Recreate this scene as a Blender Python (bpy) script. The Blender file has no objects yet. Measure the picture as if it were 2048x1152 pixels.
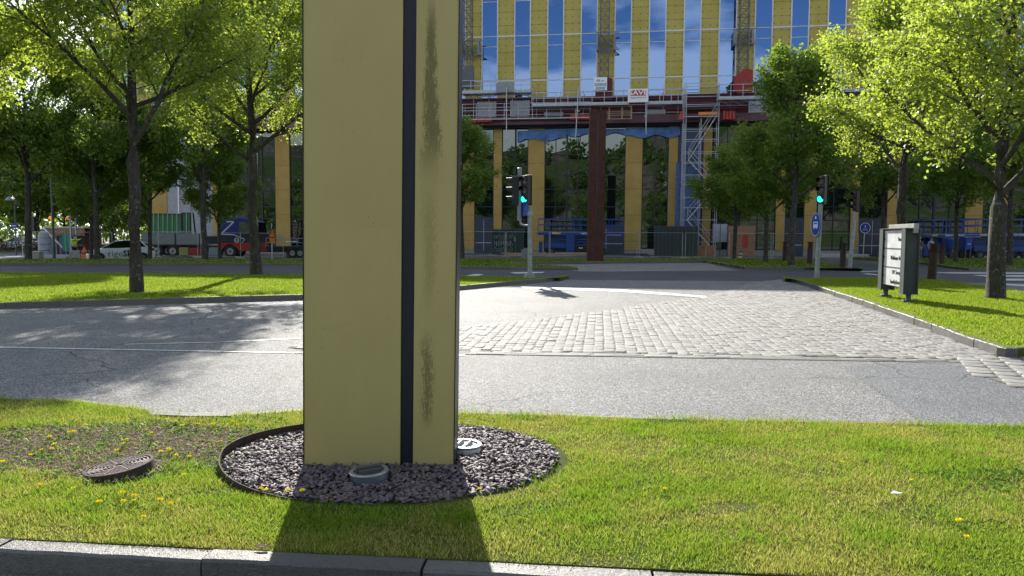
import bpy, bmesh, math, random
import numpy as np
from mathutils import Vector, Matrix
from mathutils.geometry import tessellate_polygon
random.seed(5); rng = np.random.default_rng(11)
SC = bpy.context.scene; C = SC.collection
R = math.radians; PI = math.pi

# ------------------------------------------------------------------ camera
CAMZ = 1.6; F0 = 1500.0
PITCH = math.atan(103/1500); ROLL = R(0.35)
_f = Vector((0, math.cos(PITCH), -math.sin(PITCH))); _u = Vector((0, math.sin(PITCH), math.cos(PITCH))); _r = Vector((1, 0, 0))
_R = _r*math.cos(ROLL) + _u*math.sin(ROLL); _U = -_r*math.sin(ROLL) + _u*math.cos(ROLL)
cam = bpy.data.cameras.new('camera'); cam.sensor_width = 36; cam.lens = F0/2048*36; cam.clip_start = .05; cam.clip_end = 3000
co = bpy.data.objects.new('camera', cam); C.objects.link(co)
m = Matrix((( _R.x, _U.x, -_f.x), (_R.y, _U.y, -_f.y), (_R.z, _U.z, -_f.z))).to_4x4(); m.translation = (0, 0, CAMZ)
co.matrix_world = m; SC.camera = co

# ------------------------------------------------------------------ world, sun, exposure
SUN_EL = R(28); SUN_AZ = R(-8.9)
W = bpy.data.worlds.new('World'); SC.world = W; W.use_nodes = True
nt = W.node_tree; nt.nodes.clear()
def wn(t, **k):
    n = nt.nodes.new(t)
    for a, b in k.items(): setattr(n, a, b)
    return n
sky = wn('ShaderNodeTexSky', sky_type='NISHITA', sun_disc=False, sun_elevation=SUN_EL, sun_rotation=SUN_AZ)
sky.air_density = 1.0; sky.dust_density = .6; sky.ozone_density = 2.5
tc = wn('ShaderNodeTexCoord'); mp = wn('ShaderNodeMapping'); mp.inputs['Scale'].default_value = (1, 1, 2.6)
mp.inputs['Location'].default_value = (.3, .1, 0)
nz = wn('ShaderNodeTexNoise'); nz.inputs['Scale'].default_value = 3.4; nz.inputs['Detail'].default_value = 7; nz.inputs['Roughness'].default_value = .55
cr = wn('ShaderNodeValToRGB'); cr.color_ramp.elements[0].position = .50; cr.color_ramp.elements[1].position = .60
mx = wn('ShaderNodeMixRGB'); mx.inputs[2].default_value = (11.0, 11.0, 11.4, 1)
bg = wn('ShaderNodeBackground'); bg.inputs[1].default_value = .088; wo = wn('ShaderNodeOutputWorld')
lk = nt.links.new
lk(tc.outputs['Generated'], mp.inputs[0]); lk(mp.outputs[0], nz.inputs[0]); 
sx_ = wn('ShaderNodeSeparateXYZ'); lk(tc.outputs['Generated'], sx_.inputs[0])
lo_ = wn('ShaderNodeMapRange'); lo_.inputs[1].default_value = .16; lo_.inputs[2].default_value = .29; lo_.inputs[3].default_value = .14; lo_.inputs[4].default_value = -.03; lk(sx_.outputs[2], lo_.inputs[0])
ad_ = wn('ShaderNodeMath', operation='ADD'); lk(nz.outputs[0], ad_.inputs[0]); lk(lo_.outputs[0], ad_.inputs[1]); lk(ad_.outputs[0], cr.inputs[0])
lk(cr.outputs[0], mx.inputs[0]); lk(sky.outputs[0], mx.inputs[1]); lk(mx.outputs[0], bg.inputs[0]); lk(bg.outputs[0], wo.inputs[0])
sd = bpy.data.lights.new('sun', 'SUN'); sd.energy = 5.0; sd.angle = R(.53); sd.color = (1, .95, .86)
so = bpy.data.objects.new('sun', sd); C.objects.link(so)
SDIR = Vector((math.sin(SUN_AZ)*math.cos(SUN_EL), math.cos(SUN_AZ)*math.cos(SUN_EL), math.sin(SUN_EL)))
so.rotation_euler = SDIR.to_track_quat('Z', 'Y').to_euler(); so.location = (0, 0, 60)
SC.view_settings.view_transform = 'Standard'; SC.view_settings.look = 'None'; SC.view_settings.gamma = 1
SC.view_settings.exposure = 1.05

# ------------------------------------------------------------------ pixel -> place
def ray(px, py): return _f*F0 + _R*(px-1024) - _U*(py-576)
def G(px, py, z=0.0):
    d = ray(px, py); t = (z-CAMZ)/d.z
    return Vector((d.x*t, d.y*t, z))
def AT(px, py, Y):                      # point at distance Y seen at that pixel
    d = ray(px, py); t = Y/d.y
    return Vector((d.x*t, Y, CAMZ + d.z*t))

# ------------------------------------------------------------------ object helpers
def tag(o, label=None, cat=None, group=None, kind=None):
    if label: o['label'] = label
    if cat: o['category'] = cat
    if group: o['group'] = group
    if kind: o['kind'] = kind
    return o
def thing(name, label, cat, loc=(0, 0, 0), rz=0, group=None):
    o = bpy.data.objects.new(name, None); C.objects.link(o); o.empty_display_size = .3
    o.location = loc; o.rotation_euler = (0, 0, rz); return tag(o, label, cat, group)
def link(name, me, mats, parent=None):
    o = bpy.data.objects.new(name, me); C.objects.link(o)
    for mm in (mats if isinstance(mats, (list, tuple)) else [mats]):
        me.materials.append(mm)
    if parent is not None: o.parent = parent
    return o
class MB:
    def __init__(s): s.v = []; s.f = []; s.mi = []; s.cur = 0
    def add(s, vs, fs):
        b = len(s.v); s.v += [tuple(x) for x in vs]; s.f += [tuple(i+b for i in f) for f in fs]; s.mi += [s.cur]*len(fs)
        return s
    def box(s, x0, x1, y0, y1, z0, z1):
        return s.add([(x0,y0,z0),(x1,y0,z0),(x1,y1,z0),(x0,y1,z0),(x0,y0,z1),(x1,y0,z1),(x1,y1,z1),(x0,y1,z1)],
                     [(0,3,2,1),(4,5,6,7),(0,1,5,4),(1,2,6,5),(2,3,7,6),(3,0,4,7)])
    def tube(s, a, b, r0, r1=None, n=8, caps=True):
        r1 = r0 if r1 is None else r1; a = Vector(a); b = Vector(b); d = (b-a)
        if d.length < 1e-6: return s
        q = d.to_track_quat('Z', 'Y'); vs = []
        for p, r in ((a, r0), (b, r1)):
            for i in range(n):
                t = 2*PI*i/n; vs.append(p + q @ Vector((r*math.cos(t), r*math.sin(t), 0)))
        fs = [(i, (i+1) % n, n+(i+1) % n, n+i) for i in range(n)]
        if caps: fs += [tuple(range(n-1, -1, -1)), tuple(range(n, 2*n))]
        return s.add(vs, fs)
    def bar(s, a, b, w, h=None):
        h = w if h is None else h; a = Vector(a); b = Vector(b); d = (b-a)
        if abs(d.normalized().z) > .99: q = Matrix.Identity(3) if d.z > 0 else Matrix(((1,0,0),(0,-1,0),(0,0,-1)))
        else:
            z = d.normalized(); x = Vector((0,0,1)).cross(z).normalized(); y = z.cross(x); q = Matrix((x, y, z)).transposed()
        vs = [p + q @ Vector((sx*w/2, sy*h/2, 0)) for p in (a, b) for sx, sy in ((-1,-1),(1,-1),(1,1),(-1,1))]
        return s.add(vs, [(3,2,1,0),(4,5,6,7),(0,1,5,4),(1,2,6,5),(2,3,7,6),(3,0,4,7)])
    def path(s, pts, r, n=6):
        for a, b in zip(pts[:-1], pts[1:]): s.tube(a, b, r, n=n)
        return s
    def lathe(s, prof, n=24, c=(0,0,0), cap=True):
        vs = []; fs = []
        for r, z in prof:
            for i in range(n):
                t = 2*PI*i/n; vs.append((c[0]+r*math.cos(t), c[1]+r*math.sin(t), c[2]+z))
        for k in range(len(prof)-1):
            for i in range(n):
                j = (i+1) % n; fs.append((k*n+i, k*n+j, (k+1)*n+j, (k+1)*n+i))
        if cap: fs += [tuple(range(n-1, -1, -1)), tuple((len(prof)-1)*n+i for i in range(n))]
        return s.add(vs, fs)
    def prism_xz(s, poly, y0, y1):       # outline in x,z pushed along y
        n = len(poly); vs = [(x, y0, z) for x, z in poly] + [(x, y1, z) for x, z in poly]
        tri = tessellate_polygon([[Vector((x, z, 0)) for x, z in poly]])
        fs = [tuple(t) for t in tri] + [tuple(i+n for i in t[::-1]) for t in tri]
        fs += [(i, i+n, (i+1) % n + n, (i+1) % n) for i in range(n)]
        return s.add(vs, fs)
    def xform(s, M, start=0):
        for i in range(start, len(s.v)): s.v[i] = tuple(M @ Vector(s.v[i]))
        return s
    def build(s, name, mats, parent=None, smooth=False, bevel=0, wn_=False):
        me = bpy.data.meshes.new(name); me.from_pydata(s.v, [], s.f)
        bm = bmesh.new(); bm.from_mesh(me)
        bmesh.ops.recalc_face_normals(bm, faces=bm.faces); bm.to_mesh(me); bm.free()
        if isinstance(mats, (list, tuple)): me.polygons.foreach_set('material_index', s.mi)
        if smooth:
            me.polygons.foreach_set('use_smooth', [True]*len(me.polygons))
            me.set_sharp_from_angle(angle=R(38))
        o = link(name, me, mats, parent)
        if bevel:
            b = o.modifiers.new('b', 'BEVEL'); b.width = bevel; b.segments = 2; b.limit_method = 'ANGLE'; b.angle_limit = R(35)
        return o
def mesh_np(name, V, Fc, smooth=False):
    me = bpy.data.meshes.new(name); n = len(V); k = Fc.shape[1]; nf = len(Fc)
    me.vertices.add(n); me.vertices.foreach_set('co', np.asarray(V, np.float32).ravel())
    me.loops.add(nf*k); me.loops.foreach_set('vertex_index', np.asarray(Fc, np.int32).ravel())
    me.polygons.add(nf); me.polygons.foreach_set('loop_start', np.arange(0, nf*k, k, dtype=np.int32))
    if smooth: me.polygons.foreach_set('use_smooth', np.ones(nf, bool))
    me.update(calc_edges=True); return me
def copy_tree(o, parent=None):
    c = o.copy(); C.objects.link(c)
    if parent is not None: c.parent = parent
    for ch in [x for x in o.children]: copy_tree(ch, c)
    return c
_fc = {}
def text(name, s, size, mat, parent, loc, rot=(PI/2, 0, 0), sx=1.0, depth=.004, bold=0.0, align='CENTER', z=None):
    cu = bpy.data.curves.new('t', 'FONT'); cu.body = s; cu.size = size; cu.extrude = depth; cu.align_x = align; cu.align_y = 'CENTER'; cu.offset = bold
    cu.resolution_u = 2
    o = bpy.data.objects.new('t', cu); me = bpy.data.meshes.new_from_object(o); bpy.data.objects.remove(o)
    M = Matrix.Translation(loc) @ Matrix.Rotation(rot[2], 4, 'Z') @ Matrix.Rotation(rot[1], 4, 'Y') @ Matrix.Rotation(rot[0], 4, 'X') @ Matrix.Diagonal((sx, 1, 1, 1))
    me.transform(M); me.name = name
    me.materials.clear()
    return link(name, me, mat, parent)

# ------------------------------------------------------------------ materials
class NM:
    def __init__(s, name):
        s.m = bpy.data.materials.new(name); s.m.use_nodes = True; s.t = s.m.node_tree; s.b = s.t.nodes['Principled BSDF']; s._p = None
        s.out = s.t.nodes['Material Output']
    def n(s, typ, **k):
        o = s.t.nodes.new('ShaderNode'+typ)
        for a, b in k.items():
            if isinstance(a, str) and hasattr(o, a): setattr(o, a, b)
        return o
    def l(s, a, b): s.t.links.new(a, b)
    def pos(s, obj=False):
        if obj: return s.n('TexCoord').outputs['Object']
        if s._p is None: s._p = s.n('NewGeometry')
        return s._p.outputs['Position']
    def noise(s, scale, detail=4, rough=.55, vec=None, sc3=None, dist=0):
        o = s.n('TexNoise'); o.inputs['Scale'].default_value = scale; o.inputs['Detail'].default_value = detail
        o.inputs['Roughness'].default_value = rough; o.inputs['Distortion'].default_value = dist
        v = vec if vec is not None else s.pos()
        if sc3:
            mp = s.n('Mapping'); mp.inputs['Scale'].default_value = sc3; s.l(v, mp.inputs[0]); v = mp.outputs[0]
        s.l(v, o.inputs['Vector']); return o.outputs[0]
    def ramp(s, fac, stops):
        o = s.n('ValToRGB'); e = o.color_ramp.elements
        while len(e) < len(stops): e.new(.5)
        for i, (p, c) in enumerate(stops):
            e[i].position = p; e[i].color = (c, c, c, 1) if isinstance(c, (int, float)) else (*c, 1)
        s.l(fac, o.inputs[0]); return o.outputs[0]
    def mix(s, fac, a, b, blend='MIX'):
        o = s.n('MixRGB'); o.blend_type = blend
        for i, v in ((0, fac), (1, a), (2, b)):
            if isinstance(v, (int, float)): o.inputs[i].default_value = v if i == 0 else (v, v, v, 1)
            elif isinstance(v, tuple): o.inputs[i].default_value = (*v, 1)
            else: s.l(v, o.inputs[i])
        return o.outputs[0]
    def math(s, op, a, b=0.0, c=0.0):
        o = s.n('Math'); o.operation = op
        for i, v in enumerate((a, b, c)):
            if isinstance(v, (int, float)): o.inputs[i].default_value = v
            else: s.l(v, o.inputs[i])
        return o.outputs[0]
    def set(s, **k):
        for a, v in k.items():
            i = s.b.inputs[a.replace('_', ' ')]
            if isinstance(v, tuple): i.default_value = (*v, 1) if len(v) == 3 else v
            elif isinstance(v, (int, float)): i.default_value = v
            else: s.l(v, i)
        return s
    def bump(s, h, strength=.5, dist=.01):
        o = s.n('Bump'); o.inputs['Strength'].default_value = strength; o.inputs['Distance'].default_value = dist
        s.l(h, o.inputs['Height']); s.l(o.outputs[0], s.b.inputs['Normal']); return s
def plain(name, col, rough=.5, metal=0.0, var=.12, nscale=3.0, bump=0.0, spec=.5, obj=False):
    q = NM(name); v = q.pos(obj); nz = q.noise(nscale, 5, .6, v)
    c = q.mix(q.ramp(nz, [(.3, 0.0), (.7, 1.0)]), tuple(x*(1-var) for x in col), tuple(min(1, x*(1+var)) for x in col))
    q.set(Base_Color=c, Roughness=rough, Metallic=metal); q.b.inputs['Specular IOR Level'].default_value = spec
    if bump: q.bump(q.noise(nscale*12, 3, .6, v), bump, .01)
    return q.m
def leafmat(name, c0, c1, trans=(.5, .75, .08), tf=.5, gloss=.06):
    q = NM(name); g = q.n('NewGeometry'); q.t.nodes.remove(q.b)
    rnd = g.outputs['Random Per Island']
    lo = q.noise(.55, 2, .5)
    f = q.math('ADD', q.math('MULTIPLY', rnd, .6), q.math('MULTIPLY', lo, .5))
    col = q.ramp(f, [(.15, c0), (.85, c1)])
    d = q.n('BsdfDiffuse'); t = q.n('BsdfTranslucent'); gl = q.n('BsdfGlossy'); gl.inputs['Roughness'].default_value = .42
    q.l(col, d.inputs[0])
    tcol = q.mix(.5, col, trans, 'MIX'); q.l(tcol, t.inputs[0])
    gl.inputs[0].default_value = (.9, .95, .9, 1)
    m1 = q.n('MixShader'); m1.inputs[0].default_value = tf; q.l(d.outputs[0], m1.inputs[1]); q.l(t.outputs[0], m1.inputs[2])
    m2 = q.n('MixShader'); m2.inputs[0].default_value = gloss; q.l(m1.outputs[0], m2.inputs[1]); q.l(gl.outputs[0], m2.inputs[2])
    q.l(m2.outputs[0], q.out.inputs[0]); return q.m

def asphalt(name, lo, hi, spk, patch=.5):
    q = NM(name); big = q.noise(.45, 5, .6); mid = q.noise(2.5, 5, .6, sc3=(1, .35, 1)); fine = q.noise(85, 3, .75)
    c = q.mix(q.ramp(big, [(.35, 0.0), (.65, 1.0)]), lo, hi)
    c = q.mix(q.math('MULTIPLY', q.ramp(mid, [(.4, 0.0), (.7, 1.0)]), .35), c, tuple(x*.72 for x in lo))
    vo = q.n('TexVoronoi'); vo.inputs['Scale'].default_value = 70; q.l(q.pos(), vo.inputs['Vector'])
    st = q.mix(q.ramp(vo.outputs['Color'], [(.35, 0.0), (.95, 1.0)]), .45, 1.9)
    c = q.mix(spk, c, q.mix(1.0, c, st, 'MULTIPLY'))
    c = q.mix(q.math('MULTIPLY', q.ramp(fine, [(.42, 1.0), (.5, 0.0)]), .45), c, (.02, .02, .022))
    track = q.noise(1.0, 3, .5, sc3=(.05, 1.1, 1)); c = q.mix(q.math('MULTIPLY', q.ramp(track, [(.48, 0.0), (.66, 1.0)]), .22), c, tuple(x*.6 for x in lo))
    wv = q.n('TexVoronoi'); wv.feature = 'DISTANCE_TO_EDGE'; wv.inputs['Scale'].default_value = .42
    wob = q.n('MixRGB'); wob.blend_type = 'ADD'; wob.inputs[0].default_value = .35; q.l(q.pos(), wob.inputs[1]); nn = q.n('TexNoise'); nn.inputs['Scale'].default_value = 2.2; nn.inputs['Detail'].default_value = 6; q.l(q.pos(), nn.inputs['Vector']); q.l(nn.outputs['Color'], wob.inputs[2]); q.l(wob.outputs[0], wv.inputs['Vector'])
    ck = q.math('MULTIPLY', q.math('LESS_THAN', wv.outputs['Distance'], .0045), q.ramp(q.noise(.25, 2, .5), [(.50, 0.0), (.56, 1.0)])); c = q.mix(q.math('MULTIPLY', ck, .75), c, (.03, .03, .03))
    st_ = q.ramp(q.noise(1.7, 3, .5), [(.70, 0.0), (.76, 1.0)]); c = q.mix(q.math('MULTIPLY', st_, .3), c, (.06, .055, .05))
    q.set(Base_Color=c, Roughness=q.ramp(fine, [(.3, .85), (.7, .62)])); q.b.inputs['Specular IOR Level'].default_value = .22
    h = q.math('ADD', q.math('MULTIPLY', vo.outputs['Distance'], -1.0), q.math('MULTIPLY', fine, 1.2))
    q.bump(h, 1.0, .009); return q.m
M = {}
M['asphalt'] = asphalt('worn_asphalt', (.25, .247, .24), (.30, .295, .285), .9)
M['asphalt_patch'] = asphalt('newer_asphalt', (.20, .205, .215), (.24, .245, .25), .7)
M['asphalt_far'] = asphalt('road_asphalt', (.10, .10, .11), (.13, .13, .14), .5)
M['site'] = asphalt('site_ground', (.12, .115, .105), (.22, .21, .19), .6)
M['joint'] = plain('joint_grit', (.15, .14, .12), .95, var=.4, nscale=30, bump=.5)
def stone(name, a, b, rough=.6, nb=.5):
    q = NM(name); g = q.n('NewGeometry'); r = g.outputs['Random Per Island']; n1 = q.noise(25, 5, .7); n2 = q.noise(160, 2, .6)
    c = q.mix(r, a, b); c = q.mix(q.math('MULTIPLY', q.ramp(n1, [(.4, 0.0), (.7, 1.0)]), .5), c, tuple(x*.6 for x in a))
    c = q.mix(q.math('MULTIPLY', q.ramp(n2, [(.45, 0.0), (.7, 1.0)]), .4), c, tuple(min(1, x*1.7) for x in b))
    q.set(Base_Color=c, Roughness=rough); q.bump(q.math('ADD', n1, q.math('MULTIPLY', n2, .4)), nb, .012); return q.m
M['sett'] = stone('granite_sett', (.145, .138, .128), (.27, .26, .24), .8, .8)
M['granite'] = stone('granite_kerb', (.06, .058, .055), (.12, .117, .11), .45, 1.0)
M['granite_dark'] = stone('dark_kerb', (.10, .095, .085), (.15, .14, .125), .7, 1.0)
def white_line():
    q = NM('worn_road_paint'); n = q.noise(40, 5, .7)
    q.set(Base_Color=q.mix(q.ramp(n, [(.4, 0.0), (.6, 1.0)]), (.40, .40, .39), (.78, .78, .76)), Roughness=.5); return q.m
M['paint'] = white_line()
def grass_ground():
    q = NM('turf_soil'); a = q.noise(1.1, 6, .6); b = q.noise(14, 4, .7); f = q.noise(90, 3, .7)
    c = q.mix(q.ramp(a, [(.40, 0.0), (.62, 1.0)]), (.060, .105, .014), (.16, .15, .04))
    c = q.mix(q.ramp(b, [(.5, 0.0), (.75, 1.0)]), c, (.075, .06, .03)); c = q.mix(q.math('MULTIPLY', q.ramp(f, [(.4, 1.0), (.55, 0.0)]), .5), c, (.03, .04, .01))
    q.set(Base_Color=c, Roughness=.95); q.b.inputs['Specular IOR Level'].default_value = .1; q.bump(q.math('ADD', b, f), .8, .03); return q.m
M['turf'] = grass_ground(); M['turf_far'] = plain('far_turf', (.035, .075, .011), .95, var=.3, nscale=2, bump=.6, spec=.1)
def blades(name, straw):
    q = NM(name); g = q.n('NewGeometry'); q.t.nodes.remove(q.b); rnd = g.outputs['Random Per Island']
    a = q.noise(1.1, 6, .6)
    green = q.ramp(rnd, [(0.0, (.07, .15, .010)), (.5, (.17, .265, .020)), (1.0, (.36, .42, .06))])
    dry = q.ramp(rnd, [(0.0, (.15, .14, .025)), (.5, (.36, .32, .08)), (1.0, (.66, .54, .26))])
    f = q.math('ADD', q.ramp(a, [(.38, 0.0), (.58, 1.0)]), q.math('MULTIPLY', q.math('SUBTRACT', rnd, .5), .5))
    col = q.mix(q.math('MULTIPLY', f, straw), green, dry)
    d = q.n('BsdfDiffuse'); t = q.n('BsdfTranslucent'); q.l(col, d.inputs[0]); q.l(q.mix(.35, col, (.42, .60, .03)), t.inputs[0])
    m1 = q.n('MixShader'); m1.inputs[0].default_value = .5; q.l(d.outputs[0], m1.inputs[1]); q.l(t.outputs[0], m1.inputs[2])
    q.l(m1.outputs[0], q.out.inputs[0]); return q.m
M['blade'] = blades('grass_blade', 1.0); M['blade_far'] = blades('lawn_blade', .25)
M['soil'] = plain('bare_soil', (.12, .082, .055), 1, var=.5, nscale=18, bump=1.0, spec=.1)
M['chip_wood'] = stone('dry_litter', (.16, .12, .085), (.42, .34, .25), .9)
M['gravel'] = stone('slate_chip', (.06, .048, .05), (.20, .155, .16), .7)
M['weed'] = leafmat('weed_leaf', (.07, .14, .02), (.18, .30, .04), (.3, .5, .05), .4, .01)
M['dandelion'] = plain('dandelion_petal', (.95, .78, .01), .8, var=.08, spec=.1)
M['leaf'] = leafmat('lime_leaf', (.07, .13, .010), (.19, .26, .025), (.64, .76, .08), .66)
M['leaf_park'] = leafmat('park_leaf', (.08, .15, .012), (.18, .27, .03), (.42, .56, .05), .55)
M['leaf_dark'] = leafmat('linden_leaf', (.085, .155, .020), (.18, .27, .035), (.36, .50, .045), .5, .03)
def bark():
    q = NM('bark'); v = q.pos(True); n = q.noise(6, 6, .7, v, sc3=(3, 3, .8)); p = q.noise(9, 3, .7, v)
    c = q.mix(q.ramp(n, [(.3, 0.0), (.7, 1.0)]), (.018, .016, .012), (.085, .078, .058)); c = q.mix(q.ramp(p, [(.58, 0.0), (.68, 1.0)]), c, (.17, .175, .13))
    q.set(Base_Color=c, Roughness=.95); q.bump(n, 1.0, .04); return q.m
M['bark'] = bark()
M['black'] = plain('black_paint', (.012, .012, .014), .45); M['rubber'] = plain('tyre_rubber', (.018, .018, .018), .85)
M['steel'] = plain('galvanised_steel', (.36, .38, .39), .4, .7, .2, 8); M['steel_dark'] = plain('dark_steel', (.10, .11, .12), .5, .5)
M['alu'] = plain('scaffold_aluminium', (.36, .38, .41), .4, .5, .15, 5)
M['grey'] = plain('grey_paint', (.22, .25, .27), .5); M['pole'] = plain('pole_grey_green', (.25, .29, .28), .5, var=.25, nscale=6)
M['white'] = plain('white_paint', (.78, .79, .80), .4, var=.05); M['dirty_white'] = plain('dirty_white', (.55, .56, .55), .6, var=.15)
M['blue'] = plain('lift_blue', (.012, .055, .26), .4, var=.2); M['sign_blue'] = plain('sign_blue', (.008, .055, .36), .4)
M['rust'] = plain('rusted_steel', (.070, .024, .014), .85, var=.35, nscale=4, bump=.4); M['rust_dark'] = plain('dark_rust', (.050, .028, .020), .85, var=.35, nscale=8, bump=.4)
M['red'] = plain('red_paint', (.42, .03, .02), .45); M['orange'] = plain('orange', (.75, .20, .02), .5); M['yellow'] = plain('yellow', (.65, .52, .03), .5)
M['hivis'] = plain('hivis_yellow', (.55, .85, .03), .7); M['skin'] = plain('skin', (.48, .30, .22), .6); M['navy'] = plain('navy_cloth', (.015, .02, .05), .9)
M['cloth_grey'] = plain('grey_cloth', (.14, .14, .15), .9); M['wood'] = plain('pale_timber', (.42, .30, .17), .8, var=.25, nscale=8); M['ply'] = plain('plywood', (.28, .16, .09), .8, var=.25, nscale=3)
M['concrete'] = plain('concrete', (.30, .30, .28), .9, var=.2, nscale=6, bump=.4); M['tarp_green'] = plain('green_sheet', (.05, .28, .20), .6)
M['maroon'] = plain('maroon_net', (.075, .010, .016), .8, var=.5, nscale=1.3, bump=.3); M['mauve'] = plain('mauve_membrane', (.12, .055, .075), .7, var=.3, nscale=.8)
M['net'] = plain('pale_net', (.42, .44, .50), .8, var=.15); M['tarp_blue'] = plain('blue_tarpaulin', (.055, .15, .36), .55, var=.45, nscale=1.5, bump=.5)
M['slate'] = plain('dark_board', (.035, .045, .065), .5, var=.2)
# ================================================================== GROUND
def inpoly(P, poly):
    x, y = P[:, 0], P[:, 1]; ins = np.zeros(len(P), bool); n = len(poly)
    for i in range(n):
        x0, y0 = poly[i][0], poly[i][1]; x1, y1 = poly[(i+1) % n][0], poly[(i+1) % n][1]
        if y0 == y1: continue
        c = ((y0 > y) != (y1 > y)) & (x < (x1-x0)*(y-y0)/(y1-y0)+x0); ins ^= c
    return ins
def PX(pts, z=0.0): return [G(a, b, z) for a, b in pts]
def slab(name, poly, ztop, zbot, mat, kind='structure', holes=None):
    n = len(poly); rings = [[Vector((p[0], p[1], 0)) for p in poly]]
    tri = tessellate_polygon(rings); mb = MB()
    vs = [(p[0], p[1], ztop) for p in poly]
    if zbot is None: mb.add(vs, [tuple(t) for t in tri])
    else:
        vs += [(p[0], p[1], zbot) for p in poly]
        mb.add(vs, [tuple(t) for t in tri] + [(i, (i+1) % n, n+(i+1) % n, n+i) for i in range(n)])
    me = bpy.data.meshes.new(name); me.from_pydata(mb.v, [], mb.f)
    bm = bmesh.new(); bm.from_mesh(me)
    for f in bm.faces:
        f.normal_update()
        if abs(f.normal.z) > .5 and f.normal.z < 0: f.normal_flip()
    bm.to_mesh(me); bm.free()
    return tag(link(name, me, mat), kind=kind)
def dense(pts, step=.5):
    out = []
    for a, b in zip(pts[:-1], pts[1:]):
        n = max(1, int((b-a).length/step))
        for i in range(n): out.append(a.lerp(b, i/n))
    out.append(pts[-1]); return out
def kerb(name, pts, w, h, mat, side=1, stone_len=1.0, gap=.008, jit=.004, zb=-.05):
    """stones laid end to end along pts (outer face), width w to the left (side=1) of travel"""
    mb = MB(); d = [0]
    for a, b in zip(pts[:-1], pts[1:]): d.append(d[-1]+(Vector(b[:2])-Vector(a[:2])).length)
    def at(s):
        s = max(0, min(s, d[-1]))
        for i in range(len(d)-1):
            if s <= d[i+1]:
                t = (s-d[i])/max(1e-9, d[i+1]-d[i]); return Vector(pts[i][:2]).lerp(Vector(pts[i+1][:2]), t), (Vector(pts[i+1][:2])-Vector(pts[i][:2])).normalized()
        return Vector(pts[-1][:2]), (Vector(pts[-1][:2])-Vector(pts[-2][:2])).normalized()
    s = 0
    while s < d[-1]-.1:
        e = min(s+stone_len, d[-1]); k = 6; rows = []; dz = random.uniform(-jit, jit); off = random.uniform(-jit, jit)
        for i in range(k+1):
            q = s+gap/2+(e-s-gap)*i/k; p, t = at(q); nrm = Vector((-t.y, t.x))*side; r1 = random.uniform(-.5, .5)*jit
            z1 = h+dz+r1*.5; c = .012
            rows.append([(p+nrm*(off+r1), zb), (p+nrm*(off+r1), z1-c), (p+nrm*(c+off+r1), z1), (p+nrm*(w-c+off), z1), (p+nrm*(w+off), z1-c), (p+nrm*(w+off), zb)])
        vs = [(a.x, a.y, z) for r in rows for a, z in r]; fs = []
        for i in range(k):
            for j in range(5): fs.append((i*6+j, i*6+j+1, (i+1)*6+j+1, (i+1)*6+j))
        fs += [tuple(range(5, -1, -1)), tuple(k*6+j for j in range(6))]
        mb.add(vs, fs); s = e
    return tag(mb.build(name, mat), kind='structure')

# the terrain: one sheet to the horizon, 0.25 m lower at the far left where the cars park
def zg(x, y):
    t = min(1, max(0, (-8-x)/8)); t = t*t*(3-2*t); s = min(1, max(0, (y-46.6)/1.4))
    return -.03 - .23*t*s
xs = [-1200, -600, -300, -150, -90, -60, -40, -30, -24, -20]+[-18+i for i in range(0, 13)]+[0, 10, 25, 45, 80, 150, 300, 600, 1200]
ys = [-1200, -500, -200, -80, -20, 0, 10, 20, 30, 40, 45, 46.2, 46.6, 47, 47.5, 48, 49, 52, 60, 75, 100, 150, 250, 500, 1200]
vs = [(x, y, zg(x, y)) for y in ys for x in xs]; nx = len(xs)
fs = [(j*nx+i, j*nx+i+1, (j+1)*nx+i+1, (j+1)*nx+i) for j in range(len(ys)-1) for i in range(nx-1)]
g_ = MB(); g_.add(vs, fs); tag(g_.build('ground', M['site']), kind='structure')

# roads: the near street, the cross street
far_k = PX([(-900, 532), (-300, 531), (605, 531), (915, 539)])
slab('road', [(-70, -12, 0), (70, -12, 0), (70, 33, 0), (16, 34.5, 0), (-14, 36, 0), (-70, 37, 0)], 0, None, M['asphalt'])
slab('cross_street', [(-70, 30, 0), (70, 26, 0), (70, 47.5, 0), (-70, 46.5, 0)], .004, None, M['asphalt_far'])
slab('road_patch', PX([(1690, 737), (1760, 729), (1905, 723), (1962, 754), (2048, 782), (2300, 850), (2300, 872), (1853, 852), (1780, 800)]), .004, None, M['asphalt_patch'])

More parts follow.
